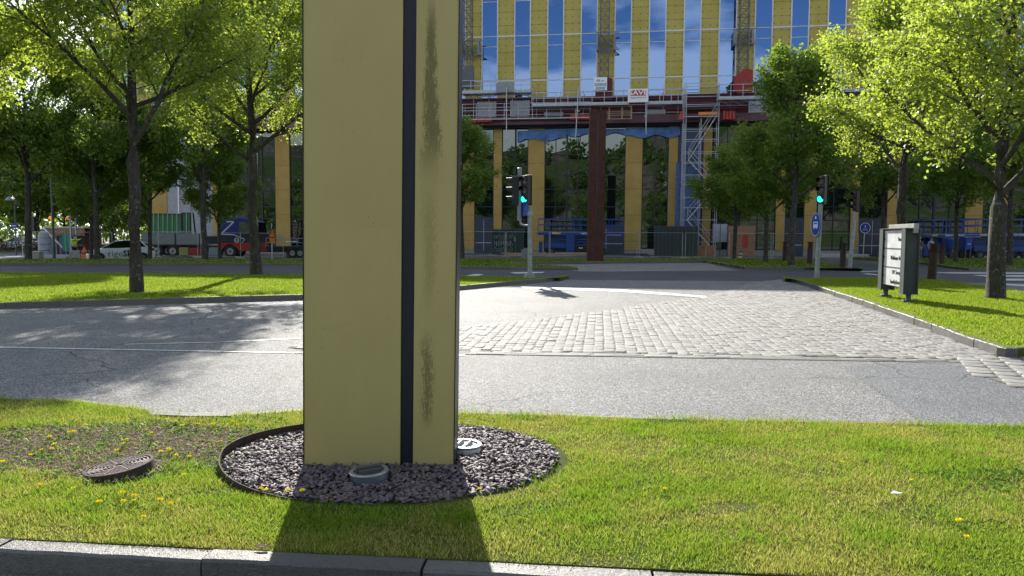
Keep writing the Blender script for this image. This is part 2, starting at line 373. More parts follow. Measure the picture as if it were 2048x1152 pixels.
# lawns -------------------------------------------------------------
LZ = .12
near_front = PX([(-700, 1036), (-250, 1058), (0, 1076), (545, 1103), (950, 1121), (1400, 1142), (1700, 1157), (2300, 1188), (2900, 1220)], LZ)
near_back = PX([(2900, 880), (2300, 860), (2048, 853), (1500, 842), (1250, 836), (915, 827), (600, 822), (430, 833), (290, 822), (150, 803), (0, 797), (-300, 790), (-700, 784)], LZ)
NEAR = near_front+near_back
def bumpy_lawn(name, poly, step, amp, hole=None, mound=None):
    P = np.array([(p.x, p.y) for p in poly]); x0, y0 = P.min(0); x1, y1 = P.max(0)
    # rows between front and back edges via a grid clipped to the polygon, edges closed by the slab below
    xs_ = np.arange(x0, x1+step, step); ys_ = np.arange(y0, y1+step, step); X, Y = np.meshgrid(xs_, ys_)
    Q = np.c_[X.ravel(), Y.ravel()]; ins = inpoly(Q, poly)
    Z = amp*(np.sin(Q[:, 0]*2.1)*np.cos(Q[:, 1]*2.7+.6)+.6*np.sin(Q[:, 0]*4.7+Q[:, 1]*3.9))*.5 + LZ+.004+amp
    idx = np.arange(len(Q)).reshape(X.shape); f = np.stack([idx[:-1, :-1], idx[:-1, 1:], idx[1:, 1:], idx[1:, :-1]], -1).reshape(-1, 4)
    f = f[ins[f].all(1)]; me = mesh_np(name, np.c_[Q, Z], f, True); return me
slab('near_lawn', NEAR, LZ, -.02, M['turf'])
kerb('near_kerb', [p.copy() for p in [Vector((q.x, q.y-.125, 0)) for q in near_front]], .125, LZ, M['granite'], 1, 1.02, .012, .006)
kerb('near_lawn_back_kerb', list(reversed([Vector((q.x, q.y+.10, 0)) for q in near_back])), .10, LZ-.006, M['granite_dark'], -1, 1.0)

l_edge = PX([(-900, 668), (-400, 640), (0, 618), (300, 609), (605, 600), (915, 581), (1020, 571), (1085, 565), (1125, 560), (1139, 557)], 0)
l_back = PX([(1120, 555.5), (1060, 554), (915, 552), (600, 549), (0, 545), (-400, 541), (-900, 540)], LZ)
LEFT = l_edge+l_back
kerb('left_lawn_kerb', l_edge, .14, LZ+.014, M['granite_dark'], 1, 1.0)
kerb('left_lawn_back_kerb', [Vector((p.x, p.y+.1, 0)) for p in reversed(l_back)], .1, LZ-.01, M['granite_dark'], -1, 1.0)
slab('left_lawn', [Vector((p.x, p.y+(.05 if i < len(l_edge) else -.03), 0)) for i, p in enumerate(LEFT)], LZ-.004, -.02, M['turf'])
r_edge = PX([(1566, 559), (1610, 572), (1746, 619), (1850, 658), (1937, 692), (2010, 717)], 0)
r_edge = [r_edge[0]]+r_edge[1:]; r_side = PX([(2010, 717), (2060, 713), (2500, 690), (3000, 672)], 0)
kerb('right_lawn_kerb', [p for p in reversed(r_edge)], .16, LZ+.016, M['granite'], -1, 1.0, .02, .006)
kerb('right_lawn_side_kerb', r_side, .12, LZ+.014, M['granite_dark'], 1, 1.0)
r_back = PX([(3000, 620), (2400, 601), (2100, 588), (2020, 580), (1940, 569), (1870, 558), (1790, 556), (1640, 556), (1567, 557.5)], LZ)
RIGHT = [Vector((p.x, p.y, 0)) for p in r_edge]+r_side[1:]+r_back
slab('right_lawn', [Vector((p.x+.06, p.y+.02, 0)) for p in RIGHT], LZ-.004, -.02, M['turf'])
kerb('right_lawn_back_kerb', [Vector((p.x, p.y+.1, 0)) for p in r_back], .1, LZ-.01, M['granite_dark'], 1, 1.0)
strip_f = PX([(-900, 531), (-300, 531), (605, 531.5), (915, 538.5), (1155, 541), (1150, 538), (1010, 530), (1200, 527.5), (1411, 525), (1490, 538.5), (1600, 540.5), (1726, 541)], 0)
strip_b = PX([(1724, 538), (1660, 528), (1600, 517.5), (1400, 517), (1200, 517), (915, 517), (600, 518), (-300, 518), (-900, 518)], LZ)
slab('far_grass_strip', strip_f+strip_b, LZ, -.3, M['turf_far'])
kerb('far_kerb', [Vector((p.x, p.y-.03, 0)) for p in strip_f], .16, LZ+.014, M['granite_dark'], 1, 1.0)
fr_f = PX([(1820, 526), (1860, 531), (1900, 537), (1935, 541), (2048, 542), (2600, 546)], 0)
fr_b = PX([(2600, 517), (2048, 516), (1820, 515)], LZ)
slab('far_right_grass', fr_f+fr_b, LZ, -.1, M['turf_far']); kerb('far_right_kerb', [Vector((p.x, p.y-.03, 0)) for p in fr_f], .16, LZ+.014, M['granite_dark'], 1, 1.0)
slab('verge_grass', PX([(1700, 518), (1765, 522), (1780, 516), (1705, 514.5)]), .1, -.1, M['turf'])

# painted markings ---------------------------------------------------
marks = [[(1040, 573.5), (1240, 579), (1412, 592.5), (1424, 597), (1240, 584), (1048, 577)], [(925, 553.5), (947, 548.5), (968, 548.5), (952, 553.5)], [(1020, 545), (1090, 544), (1085, 546), (1030, 547.5)],
         [(1858, 545), (2500, 546), (2500, 549.5), (1900, 547.2)], [(1945, 550.5), (2500, 552), (2500, 556), (1975, 553.5)], [(1990, 557.5), (2500, 560), (2500, 564), (2015, 561.5)],
         [(1985, 569), (2012, 567.5), (2600, 600), (2600, 608)], [(1720, 542.6), (1762, 542), (1762, 543.4), (1722, 544)], [(1735, 547), (1762, 550), (1762, 551.5), (1725, 548)]]
for i, q in enumerate(marks): slab('road_marking', PX(q), .009, None, M['paint'])
slab('road_marking', PX([(-300, 689), (0, 694.5), (607, 706.2), (930, 711), (930, 712.6), (607, 707.6), (0, 696.3), (-300, 691)]), .008, None, M['paint'])
slab('road_marking', PX([(250, 689.0), (440, 684.5), (600, 677), (600, 678), (440, 685.6), (250, 690.2)]), .008, None, M['paint'])

# setts --------------------------------------------------------------
def setts(name, poly, azim, sw, sl, h=.006, z0=.006, gap=.006, stag=True, mat='sett', dome=.001):
    P = np.array([(p.x, p.y) for p in poly]); c, s = math.cos(azim), math.sin(azim)
    # local a = along row direction (sin az, cos az), b = across
    A = P[:, 0]*s+P[:, 1]*c; B = P[:, 0]*c-P[:, 1]*s
    V = []; Fq = []; b = B.min()-sw; row = 0
    cells = []
    while b < B.max():
        w = sw*random.uniform(.9, 1.1); a = A.min()-sl*random.random(); drift = random.uniform(-.01, .01)
        while a < A.max():
            l = sl*random.uniform(.72, 1.25); cells.append((a, b+drift, l, w)); a += l
        b += w
    cells = np.array(cells); ca = cells[:, 0]+cells[:, 2]/2; cb = cells[:, 1]+cells[:, 3]/2
    ctr = np.c_[ca*s+cb*c, ca*c-cb*s]; keep = inpoly(ctr, poly)
    cells, ctr, ca, cb = cells[keep], ctr[keep], ca[keep], cb[keep]; n = len(cells)
    sx = np.array([-1, 1, 1, -1]); sy = np.array([-1, -1, 1, 1]); hl = cells[:, 2]/2-gap/2; hw = cells[:, 3]/2-gap/2
    rings = []
    for sc, z in ((1.0, 0.0), (.93, h), (.55, h+dome)):
        j = rng.normal(0, .006, (n, 4, 2)) if sc == 1.0 else j0
        if sc == 1.0: j0 = j
        a_ = ca[:, None]+sy*hl[:, None]*sc+j[:, :, 0]; b_ = cb[:, None]+sx*hw[:, None]*sc+j[:, :, 1]
        zz = np.full((n, 4), z0+z)+(rng.normal(0, .0025, (n, 1)) if sc < 1 else 0)
        rings.append(np.stack([a_*s+b_*c, a_*c-b_*s, zz], -1))
    V = np.concatenate(rings, 1).reshape(-1, 3); base = np.arange(n)[:, None]*12; fs = []
    for k in (0, 4):
        for i in range(4): fs.append([k+i, k+(i+1) % 4, k+4+(i+1) % 4, k+4+i])
    fs.append([8, 9, 10, 11]); Fq = (base[:, None, :]+np.array(fs)[None]).reshape(-1, 4)
    me = mesh_np(name, V, Fq); return tag(link(name, me, M[mat]), kind='structure')
cob = PX([(575, 696), (607, 684), (760, 671), (915, 657), (1060, 641), (1200, 623), (1330, 604), (1410, 595), (1460, 582), (1500, 568), (1530, 562.5), (1565, 559), (1612, 573), (1746, 620), (1850, 659), (1937, 693), (2008, 718), (1925, 719), (1400, 709), (915, 702), (607, 699)])
slab('paving_joints', cob, .006, None, M['joint'])
setts('cobbled_paving', cob, R(6.7), .145, .225)
row = PX([(600, 701), (915, 703), (1400, 711), (1925, 721), (1925, 726), (1400, 717), (915, 708.5), (600, 706)])
slab('edge_row_joints', row, .007, None, M['joint'])
_d = row[3]-row[0]; setts('paving_edge_row', row, math.atan2(_d.x, _d.y), .13, .36, h=.004, z0=.007, gap=.007)
cs = PX([(1912, 722), (2010, 718.5), (2060, 715), (2700, 690), (2700, 960), (2300, 850), (2048, 780), (1962, 752)])
slab('corner_sett_joints', cs, .006, None, M['joint']); setts('corner_setts', cs, R(24), .27, .25, h=.012, gap=.022)
far_cob = PX([(1010, 531), (1200, 528.5), (1408, 526), (1478, 541.5), (1200, 543.5), (1165, 543.5), (1100, 535)])
slab('far_paving_joints', far_cob, .008, None, M['joint']); setts('far_cobbled_paving', far_cob, R(84), .20, .3, z0=.009)

# grass blades --------------------------------------------------------
GX, GY = G(778, 935, LZ).x, 4.93                      # gravel bed centre
RX, RY = 1.13, .90
soil_c = G(200, 905, LZ)
def grass(name, poly, n, hmin, hmax, w, mat, label, dens=None, bias=1.0):
    P = np.array([(p[0], p[1]) for p in poly]); lo, hi = P.min(0), P.max(0)
    Q = rng.uniform(0, 1, (n*3, 2)); 
    y = lo[1]+(hi[1]-lo[1])*Q[:, 1]**bias; x = lo[0]+(hi[0]-lo[0])*Q[:, 0]; Q = np.c_[x, y]
    half = .72*Q[:, 1]+1.0; Q = Q[np.abs(Q[:, 0]) < half]       # what the street can be seen across, with a margin
    Q = Q[inpoly(Q, poly)]
    if dens is not None: Q = Q[rng.uniform(0, 1, len(Q)) < dens(Q)]
    Q = Q[:n]; n = len(Q); far = np.sqrt(Q[:, 1]/max(lo[1], 1e-3)) if bias == 1.0 else 1
    tuft = .75+.35*np.sin(Q[:, 0]*7.3+2*np.sin(Q[:, 1]*5.1))*np.cos(Q[:, 1]*8.1+1.5*np.sin(Q[:, 0]*3.7))
    H = rng.uniform(hmin, hmax, n)*tuft; th = rng.uniform(0, 2*PI, n); ln = rng.uniform(.15, .9, n)*H; la = rng.uniform(0, 2*PI, n)
    ww = w*rng.uniform(.7, 1.3, n)
    b0 = np.c_[Q[:, 0]-np.cos(th)*ww/2, Q[:, 1]-np.sin(th)*ww/2, np.full(n, LZ)]; b1 = np.c_[Q[:, 0]+np.cos(th)*ww/2, Q[:, 1]+np.sin(th)*ww/2, np.full(n, LZ)]
    tp = np.c_[Q[:, 0]+np.cos(la)*ln, Q[:, 1]+np.sin(la)*ln, LZ+H]
    V = np.stack([b0, b1, tp], 1).reshape(-1, 3); Fc = np.arange(3*n).reshape(-1, 3)
    o = link(name, mesh_np(name, V, Fc), mat); return tag(o, label, 'grass', kind='stuff')
def near_d(Q):
    e = ((Q[:, 0]-GX)/(RX+.03))**2+((Q[:, 1]-GY)/(RY+.03))**2
    s = ((Q[:, 0]-soil_c.x)/1.15)**2+((Q[:, 1]-(soil_c.y+.15))/.62)**2
    bare = np.sin(Q[:, 0]*3.1+2*np.sin(Q[:, 1]*2.2))*np.sin(Q[:, 1]*6.3+1.7*np.cos(Q[:, 0]*2.6)); bare = np.where(bare > .78, .3, 1.0)
    n = np.sin(Q[:, 0]*9+np.sin(Q[:, 1]*11)*2)*np.cos(Q[:, 1]*10+Q[:, 0]*3)
    d = np.where(e < 1, 0, 1.0); d = np.where(s < 1+.35*n, .07, d)
    big = np.sin(Q[:, 0]*1.9+1.1*np.sin(Q[:, 1]*2.3))*np.cos(Q[:, 1]*2.9+.8*np.sin(Q[:, 0]*1.3))
    return d*bare*np.clip(.78+.4*big, .35, 1)
clip = [(-5.2, 2.5), (5.2, 2.5), (7, 8), (-7, 8)]
Npoly = NEAR
grass('near_grass', Npoly, 420000, .012, .036, .0045, M['blade'], 'mown yellow-green grass of the near verge around the pylon', near_d)
grass('left_grass', LEFT, 170000, .03, .06, .022, M['blade_far'], 'bright green lawn across the street under the left trees')
grass('right_grass', RIGHT, 130000, .03, .06, .018, M['blade_far'], 'bright green lawn under the direction board')
grass('strip_grass', strip_f+strip_b, 26000, .04, .09, .04, M['blade_far'], 'shaded grass strip between the cross street and the building site')
grass('far_right_blades', fr_f+fr_b, 10000, .04, .09, .04, M['blade_far'], 'shaded grass beyond the zebra crossing at the right')
def clumps():
    V = []
    for _ in range(330):
        cy = rng.uniform(3.5, 6.2); cx = rng.uniform(-.7*cy-.3, .7*cy+.3)
        if ((cx-GX)/(RX+.1))**2+((cy-GY)/(RY+.1))**2 < 1: continue
        if ((cx-soil_c.x)/1.25)**2+((cy-soil_c.y-.15)/.72)**2 < 1 and rng.random() < .85: continue
        if not inpoly(np.array([[cx, cy]]), NEAR)[0] or not inpoly(np.array([[cx, cy-.12]]), NEAR)[0]: continue
        m_ = int(rng.uniform(30, 130)); s_ = rng.uniform(.03, .12); x = cx+rng.normal(0, s_*1.5, m_); y = cy+rng.normal(0, s_, m_); H = rng.uniform(.022, .055, m_)*rng.uniform(.7, 1.25); th = rng.uniform(0, PI, m_); la = rng.uniform(0, 2*PI, m_); w = .0055
        V.append(np.stack([np.c_[x-np.cos(th)*w/2, y-np.sin(th)*w/2, np.full(m_, LZ)], np.c_[x+np.cos(th)*w/2, y+np.sin(th)*w/2, np.full(m_, LZ)], np.c_[x+np.cos(la)*H*.7, y+np.sin(la)*H*.7, LZ+H]], 1))
    V = np.concatenate(V).reshape(-1, 3); tag(link('grass_tufts', mesh_np('grass_tufts', V, np.arange(len(V)).reshape(-1, 3)), M['tuft']), 'darker longer tufts scattered through the near verge', 'grass', kind='stuff')
M['tuft'] = leafmat('tuft_blade', (.05, .12, .012), (.16, .30, .03), (.35, .55, .04), .5, .0)
clumps()
# long tufts along the back edge of the near verge
def edge_tufts():
    V = []; pts = list(reversed(near_back)); k = 0
    for a, b in zip(pts[:-1], pts[1:]):
        n = int((b-a).length*420)
        t = rng.uniform(0, 1, n); x = a.x+(b.x-a.x)*t; y = a.y+(b.y-a.y)*t-np.abs(rng.normal(0, .05, n))+.02
        keep = np.abs(x) < .72*y+.6; x, y = x[keep], y[keep]; n = len(x)
        H = rng.uniform(.02, .075, n)*(.6+.5*np.sin(x*5.3)*np.sin(x*1.7)); th = rng.uniform(0, PI, n); la = rng.uniform(0, 2*PI, n); w = .006
        V.append(np.stack([np.c_[x-np.cos(th)*w/2, y-np.sin(th)*w/2, np.full(n, LZ-.01)], np.c_[x+np.cos(th)*w/2, y+np.sin(th)*w/2, np.full(n, LZ-.01)], np.c_[x+np.cos(la)*H*.5, y+np.sin(la)*H*.5, LZ+H]], 1))
    V = np.concatenate(V).reshape(-1, 3); tag(link('edge_tufts', mesh_np('edge_tufts', V, np.arange(len(V)).reshape(-1, 3)), M['blade']), 'uneven longer grass along the street edge of the near verge', 'grass', kind='stuff')
edge_tufts()
ek = PX([(292, 822), (300, 833), (380, 836), (462, 836), (452, 829), (380, 829)], LZ)
slab('exposed_kerb', ek, LZ+.018, LZ-.05, M['granite_dark'])
# bare soil patch with litter and weeds
pts = []
for i in range(40):
    t = 2*PI*i/40; r = 1+.12*math.sin(3*t)+.09*math.sin(7*t+1)+random.uniform(-.04, .04); pts.append(Vector((soil_c.x-.05+1.15*r*math.cos(t), soil_c.y+.15+.62*r*math.sin(t), 0)))
slab('soil_patch', pts, LZ+.004, LZ-.01, M['soil'])
def scatter_ell(n, cx, cy, rx, ry):
    t = rng.uniform(0, 2*PI, n); r = np.sqrt(rng.uniform(0, 1, n)); return cx+rx*r*np.cos(t), cy+ry*r*np.sin(t)
def chips(name, x, y, z, L, Wd, T, mat, label, cat, tilt=.5):
    n = len(x); base = np.array([[-1, -.5, -.5], [.1, -1, -.4], [1, -.2, -.5], [.5, .9, -.5], [-.7, .8, -.4], [-.8, -.5, .5], [.2, -.8, .6], [.9, 0, .4], [.3, .8, .5], [-.6, .5, .6]])
    fc = [[0, 1, 6, 5], [1, 2, 7, 6], [2, 3, 8, 7], [3, 4, 9, 8], [4, 0, 5, 9]]
    V = np.repeat(base[None], n, 0)+rng.normal(0, .16, (n, 10, 3)); V *= np.stack([L, Wd, T], -1)[:, None, :]*.5
    a = rng.uniform(0, 2*PI, n); b = rng.normal(0, tilt, n); c = rng.normal(0, tilt, n)
    def rot(V, ang, i, j):
        ca, sa = np.cos(ang)[:, None], np.sin(ang)[:, None]; X = V[:, :, i].copy(); Yv = V[:, :, j].copy(); V[:, :, i] = X*ca-Yv*sa; V[:, :, j] = X*sa+Yv*ca
    rot(V, b, 0, 2); rot(V, c, 1, 2); rot(V, a, 0, 1)
    V += np.stack([x, y, z], -1)[:, None, :]; V = V.reshape(-1, 3); bs = np.arange(n)[:, None, None]*10
    Fq = (bs+np.array(fc)[None]).reshape(-1, 4); Ft = (bs+np.array([[5, 6, 9, 9]])[None]).reshape(-1, 4)
    top = (bs+np.array([[5, 6, 7, 8], [5, 8, 9, 5]])[None]).reshape(-1, 4)[::2]; 
    tr = (bs+np.array([[9, 5, 8]])[None]).reshape(-1, 3)
    me = bpy.data.meshes.new(name)
    nq = len(Fq)+len(top); ntr = len(tr); me.vertices.add(len(V)); me.vertices.foreach_set('co', V.astype(np.float32).ravel())
    me.loops.add(nq*4+ntr*3); me.loops.foreach_set('vertex_index', np.concatenate([Fq.ravel(), top.ravel(), tr.ravel()]).astype(np.int32))
    me.polygons.add(nq+ntr); me.polygons.foreach_set('loop_start', np.concatenate([np.arange(0, nq*4, 4), nq*4+np.arange(0, ntr*3, 3)]).astype(np.int32)); me.update(calc_edges=True)
    return tag(link(name, me, mat), label, cat, kind='stuff')
n = 5200; x, y = scatter_ell(n, soil_c.x-.05, soil_c.y+.15, 1.2, .66)
chips('plant_litter', x, y, np.full(n, LZ+.012), rng.uniform(.008, .035, n), rng.uniform(.002, .006, n), np.full(n, .003), M['chip_wood'], 'dry stalks and litter lying on the bare soil patch', 'litter', .3)
def weeds(name, x, y, r0, r1, k, label, mat):
    V = []
    for xi, yi in zip(x, y):
        m_ = random.randint(4, k); a0 = random.random()*6.3
        for i in range(m_):
            a = a0+2*PI*i/m_+random.uniform(-.3, .3); L = random.uniform(r0, r1); w = L*.30; h = L*random.uniform(.25, .9); c, s = math.cos(a), math.sin(a)
            V += [(xi, yi, LZ), (xi+c*L*.6-s*w/2, yi+s*L*.6+c*w/2, LZ+h*.8), (xi+c*L, yi+s*L, LZ+h*.75), (xi+c*L*.6+s*w/2, yi+s*L*.6-c*w/2, LZ+h*.8)]
    V = np.array(V); return tag(link(name, mesh_np(name, V, np.arange(len(V)).reshape(-1, 4)), mat), label, 'weeds', kind='stuff')
x, y = scatter_ell(620, soil_c.x-.05, soil_c.y+.18, 1.3, .72); x2, y2 = scatter_ell(160, G(2010, 960, LZ).x, G(2010, 960, LZ).y, .4, .22); x3, y3 = scatter_ell(120, soil_c.x+.9, soil_c.y+.75, .9, .3)
weeds('low_weeds', np.r_[x, x2, x3], np.r_[y, y2, y3], .015, .05, 7, 'broad-leaved weeds sprouting from the bare patches of the verge', M['weed'])
# dandelions ----------------------------------------------------------
def dandelion_mesh():
    mb = MB(); mb.cur = 0; mb.tube((0, 0, -.01), (.004, .002, .045), .0018, n=5)
    for i in range(7):
        a = 2*PI*i/7+random.uniform(-.2, .2); L = random.uniform(.03, .06); c, s = math.cos(a), math.sin(a)
        mb.add([(0, 0, 0), (c*L*.6-s*.007, s*L*.6+c*.007, .012), (c*L, s*L, .010), (c*L*.6+s*.007, s*L*.6-c*.007, .012)], [(0, 1, 2, 3)])
    mb.cur = 1; n = 14
    for ring, (r, z) in enumerate(((.017, .046), (.011, .051))):
        for i in range(n):
            a = 2*PI*(i+ring*.5)/n; w = 2*PI/n*.55; mb.add([(.004, .002, .044), (.004+r*math.cos(a-w), .002+r*math.sin(a-w), z+.002), (.004+r*1.15*math.cos(a), .002+r*1.15*math.sin(a), z), (.004+r*math.cos(a+w), .002+r*math.sin(a+w), z+.002)], [(0, 1, 2, 3)])
    return mb
dd = [dandelion_mesh() for _ in range(3)]
DP = [(8, 926, 'L'), (62, 911, 'L'), (84, 902, 'L'), (103, 902, 'L'), (100, 877, 'L'), (110, 892, 'L'), (142, 892, 'L'), (140, 866, 'L'), (146, 866, 'L'), (172, 852, 'L'), (82, 972, 'L'), (222, 951, 'L'), (151, 983, 'L'), (254, 881, 'R'), (248, 890, 'R'), (236, 904, 'R'), (292, 861, 'B'), (306, 866, 'B'), (320, 908, 'R'), (337, 903, 'R'), (352, 913, 'R'), (378, 916, 'R'), (352, 843, 'B'), (363, 853, 'B'), (366, 852, 'B'), (397, 850, 'B'), (425, 850, 'B'), (467, 843, 'B'), (474, 850, 'B'), (443, 886, 'G'), (449, 900, 'G'), (457, 897, 'G'), (370, 953, 'G'), (246, 991, 'F'), (245, 1009, 'F'), (266, 999, 'F'), (268, 1006, 'F'), (318, 1008, 'F'), (342, 1010, 'F'), (286, 1039, 'F'), (196, 1010, 'F'), (521, 979, 'E'), (532, 984, 'E'), (577, 987, 'E'), (606, 987, 'E'), (957, 980, 'P'), (1330, 984, 'Q'), (1825, 966, 'S'), (1683, 928, 'T'), (1918, 1047, 'U'), (1930, 1078, 'V')]
DL = {'L': ('yellow dandelion among the litter and weeds left of the round drain cover', 'dandelions left of the drain cover'), 'R': ('yellow dandelion growing in the grass just beyond or right of the round drain cover', 'dandelions around the drain cover'),
      'B': ('yellow dandelion near the exposed dark kerb at the street edge', 'dandelions by the exposed kerb'), 'G': ('yellow dandelion in the grass left of the steel gravel edging', 'dandelions left of the gravel bed'),
      'F': ('yellow dandelion in the front left grass towards the near kerb', 'dandelions in the front left grass'), 'E': ('yellow dandelion at the front rim of the gravel bed', 'dandelions at the gravel rim'),
      'P': ('single yellow dandelion at the gravel rim just right of the pylon shadow', None), 'Q': ('single small dandelion in the grass right of the gravel bed', None), 'S': ('brightest lone dandelion in the right-hand grass', None),
      'T': ('tiny dandelion in the right-hand grass nearest the street', None), 'U': ('upper of two dandelions in the bottom right grass', None), 'V': ('lower of two dandelions in the bottom right grass', None)}
meshes = []
DNUM = ['first', 'second', 'third', 'fourth', 'fifth', 'sixth', 'seventh', 'eighth', 'ninth', 'tenth', 'eleventh', 'twelfth', 'thirteenth']
for k, (px, py, z) in enumerate(DP):
    p = G(px, py+8, LZ)
    if k < 3: o = dd[k].build('dandelion', [M['weed'], M['dandelion']]); meshes.append(o)
    else: o = meshes[k % 3].copy(); C.objects.link(o)
    o.location = p; o.rotation_euler = (random.uniform(-.1, .25), random.uniform(-.15, .15), random.random()*6); sc = random.uniform(.72, 1.0); o.scale = (sc, sc, sc)
    for kk in ('group',):
        if kk in o: del o[kk]
    same = sorted(a for a, _, zz in DP if zz == z); lab = DL[z][0]
    if len(same) > 1: xs2 = sorted([(a, c_) for a, c_, zz in DP if zz == z]); lab = DNUM[xs2.index((px, py))]+' from the left of the '+DL[z][1]
    tag(o, lab, 'dandelion', DL[z][1])

# ================================================================== PYLON, GRAVEL BED, UPLIGHTS, DRAIN COVER
def yellow_panel(stain):
    q = NM('pylon_yellow_'+('stained' if stain else 'plain')); v = q.pos(True); sep = q.n('SeparateXYZ'); q.l(v, sep.inputs[0]); X, Z = sep.outputs[0], sep.outputs[2]
    big = q.noise(1.3, 4, .6, v, sc3=(1, 1, .6)); 
    c = q.mix(q.ramp(big, [(.3, 0.0), (.7, 1.0)]), (.40, .338, .130), (.455, .39, .16))
    st = q.noise(9, 5, .7, v, sc3=(2.2, 1, .13)); c = q.mix(q.math('MULTIPLY', q.ramp(st, [(.50, 0.0), (.78, 1.0)]), .12), c, (.50, .44, .24))
    sp = q.noise(38, 4, .75, v, sc3=(1.2, 1, .55)); cl = q.noise(2.2, 2, .5, v)
    f = q.math('MULTIPLY', q.ramp(sp, [(.62, 0.0), (.68, 1.0)]), q.ramp(cl, [(.54, 0.0), (.62, 1.0)])); c = q.mix(q.math('MULTIPLY', f, .75), c, (.07, .06, .02))
    sc = q.n('TexWave'); sc.wave_type = 'RINGS'; sc.inputs['Scale'].default_value = 1.1; sc.inputs['Distortion'].default_value = 9; sc.inputs['Detail'].default_value = 2; q.l(v, sc.inputs['Vector'])
    c = q.mix(q.math('MULTIPLY', q.ramp(sc.outputs[0], [(.972, 0.0), (.99, 1.0)]), q.math('MULTIPLY', q.ramp(cl, [(.55, 0.0), (.75, 1.0)]), .10)), c, (.17, .15, .06))
    if stain:
        # run of algae below the leak: wanders and widens on its way down
        wob = q.math('MULTIPLY', q.math('SUBTRACT', q.noise(1.6, 3, .6, v, sc3=(.01, .01, 1)), .5), .11)
        dx = q.math('ABSOLUTE', q.math('SUBTRACT', q.math('SUBTRACT', X, .305), wob))
        def band(z0, z1, z2, z3, w0, w1, strength, scl, thr):
            mr = q.n('MapRange'); mr.inputs[1].default_value = z0; mr.inputs[2].default_value = z3; mr.inputs[3].default_value = w0; mr.inputs[4].default_value = w1; q.l(Z, mr.inputs[0])
            prof = q.math('SUBTRACT', 1.0, q.math('DIVIDE', dx, mr.outputs[0])); prof = q.math('MAXIMUM', prof, 0.0)
            u = q.n('MapRange'); u.interpolation_type = 'SMOOTHSTEP'; u.inputs[1].default_value = z0; u.inputs[2].default_value = z1; q.l(Z, u.inputs[0])
            d_ = q.n('MapRange'); d_.interpolation_type = 'SMOOTHSTEP'; d_.inputs[1].default_value = z3; d_.inputs[2].default_value = z2; q.l(Z, d_.inputs[0])
            nn = q.noise(scl*1.9, 8, .8, v, sc3=(1.4, 1, .30), dist=.4)
            fs_ = q.noise(170, 3, .8, v, sc3=(1, 1, .7)); nn = q.math('ADD', nn, q.math('MULTIPLY', q.math('SUBTRACT', fs_, .5), .75))
            k = q.math('ADD', q.math('MULTIPLY', q.math('SQRT', prof), .55), nn); k = q.ramp(k, [(thr+.04, 0.0), (thr+.14, 1.0)])
            return q.math('MULTIPLY', q.math('MULTIPLY', k, q.math('MULTIPLY', u.outputs[0], d_.outputs[0])), q.math('MULTIPLY', strength, q.ramp(prof, [(0.0, 0.0), (.25, 1.0)])))
        a = band(1.8, 2.2, 2.75, 3.05, .11, .03, .80, 22, .78)
        b = band(1.0, 1.3, 1.6, 2.0, .06, .11, .40, 40, .84)
        d3 = band(.28, .45, .75, 1.0, .07, .09, .72, 34, .88)
        c = q.mix(a, c, (.10, .095, .025)); c = q.mix(b, c, (.17, .155, .05)); c = q.mix(d3, c, (.10, .088, .032))
    q.set(Base_Color=c, Roughness=.5); q.b.inputs['Specular IOR Level'].default_value = .35; q.bump(q.noise(120, 2, .5, v), .12, .002); return q.m
pL, pR = G(607, 944, LZ), G(908, 948, LZ)
pc = (pL+pR)/2; pc.y = 4.66; pc.x = G(757.5, 944, LZ).x*4.66/G(757.5, 944, LZ).y
sc_ = 4.66/ (ray(757, 944).y)             # metres per pixel there
Wp = 302*sc_; zb = .02
py_ = thing('sign_pylon', 'tall pale yellow pylon with a navy stripe and algae streaks, standing in the gravel bed', 'sign pylon', (pc.x, pc.y, LZ-.05), R(0))
py_.rotation_euler = (0, R(.62), 0)
Hh = 5.6; hw = Wp/2
def chf(x0, x1, name, mat, y0=0.0, y1=.05):
    mb = MB(); mb.box(x0, x1, y0, y1, 0, Hh); return mb.build(name, mat, py_, bevel=.002)
s0 = -hw+ (800-607)*sc_; s1 = -hw+(826-607)*sc_
chf(-hw+.006, s0, 'front_panel', yellow_panel(False)); chf(s1, hw-.006, 'front_panel', yellow_panel(True))
# object-space x of the stain is measured from the pylon axis
chf(s0+.001, s1-.001, 'stripe', plain('pylon_navy', (.006, .009, .022), .45), .018, .05)
mb = MB(); mb.box(-hw, -hw+.005, -.004, .30, 0, Hh); mb.box(hw-.005, hw, -.004, .30, 0, Hh); mb.box(-hw+.006, hw-.006, .052, .248, 0, Hh-.01); mb.box(-hw+.005, hw-.005, .30, .302, 0, Hh)
mb.build('casing', M['black'], py_)
mb = MB(); mb.box(-hw+.006, hw-.006, .25, .298, 0, Hh); mb.build('back_panel', yellow_panel(False), py_)
# gravel bed
def mound(x, y): return LZ+.012+.022*np.clip(1-((x-GX)/.95)**2-((y-GY)/.75)**2, 0, 1)
ring = MB(); n = 72; inner = []; 
for i in range(n):
    a = 2*PI*i/n; zt = LZ+.05+.02*max(0, -math.cos(a))*1.0-.075*max(0, math.cos(a)+.25)-.05*max(0, -math.sin(a)); wob = 1+.006*math.sin(5*a)
    for r, z in ((1.0, LZ-.05), (1.0, zt), (.994, zt), (.994, LZ-.05)): ring.v.append((GX+RX*r*wob*math.cos(a), GY+RY*r*wob*math.sin(a), z))
for i in range(n):
    j = (i+1) % n
    for k in range(4): ring.f.append((i*4+k, j*4+k, j*4+(k+1) % 4, i*4+(k+1) % 4)); ring.mi.append(0)
tag(ring.build('steel_edging', M['rust_dark']), 'thin rusted steel edging strip round the gravel bed', 'edging')
k = 40; vs = [(GX, GY, float(mound(GX, GY))-.02)]; fs = []
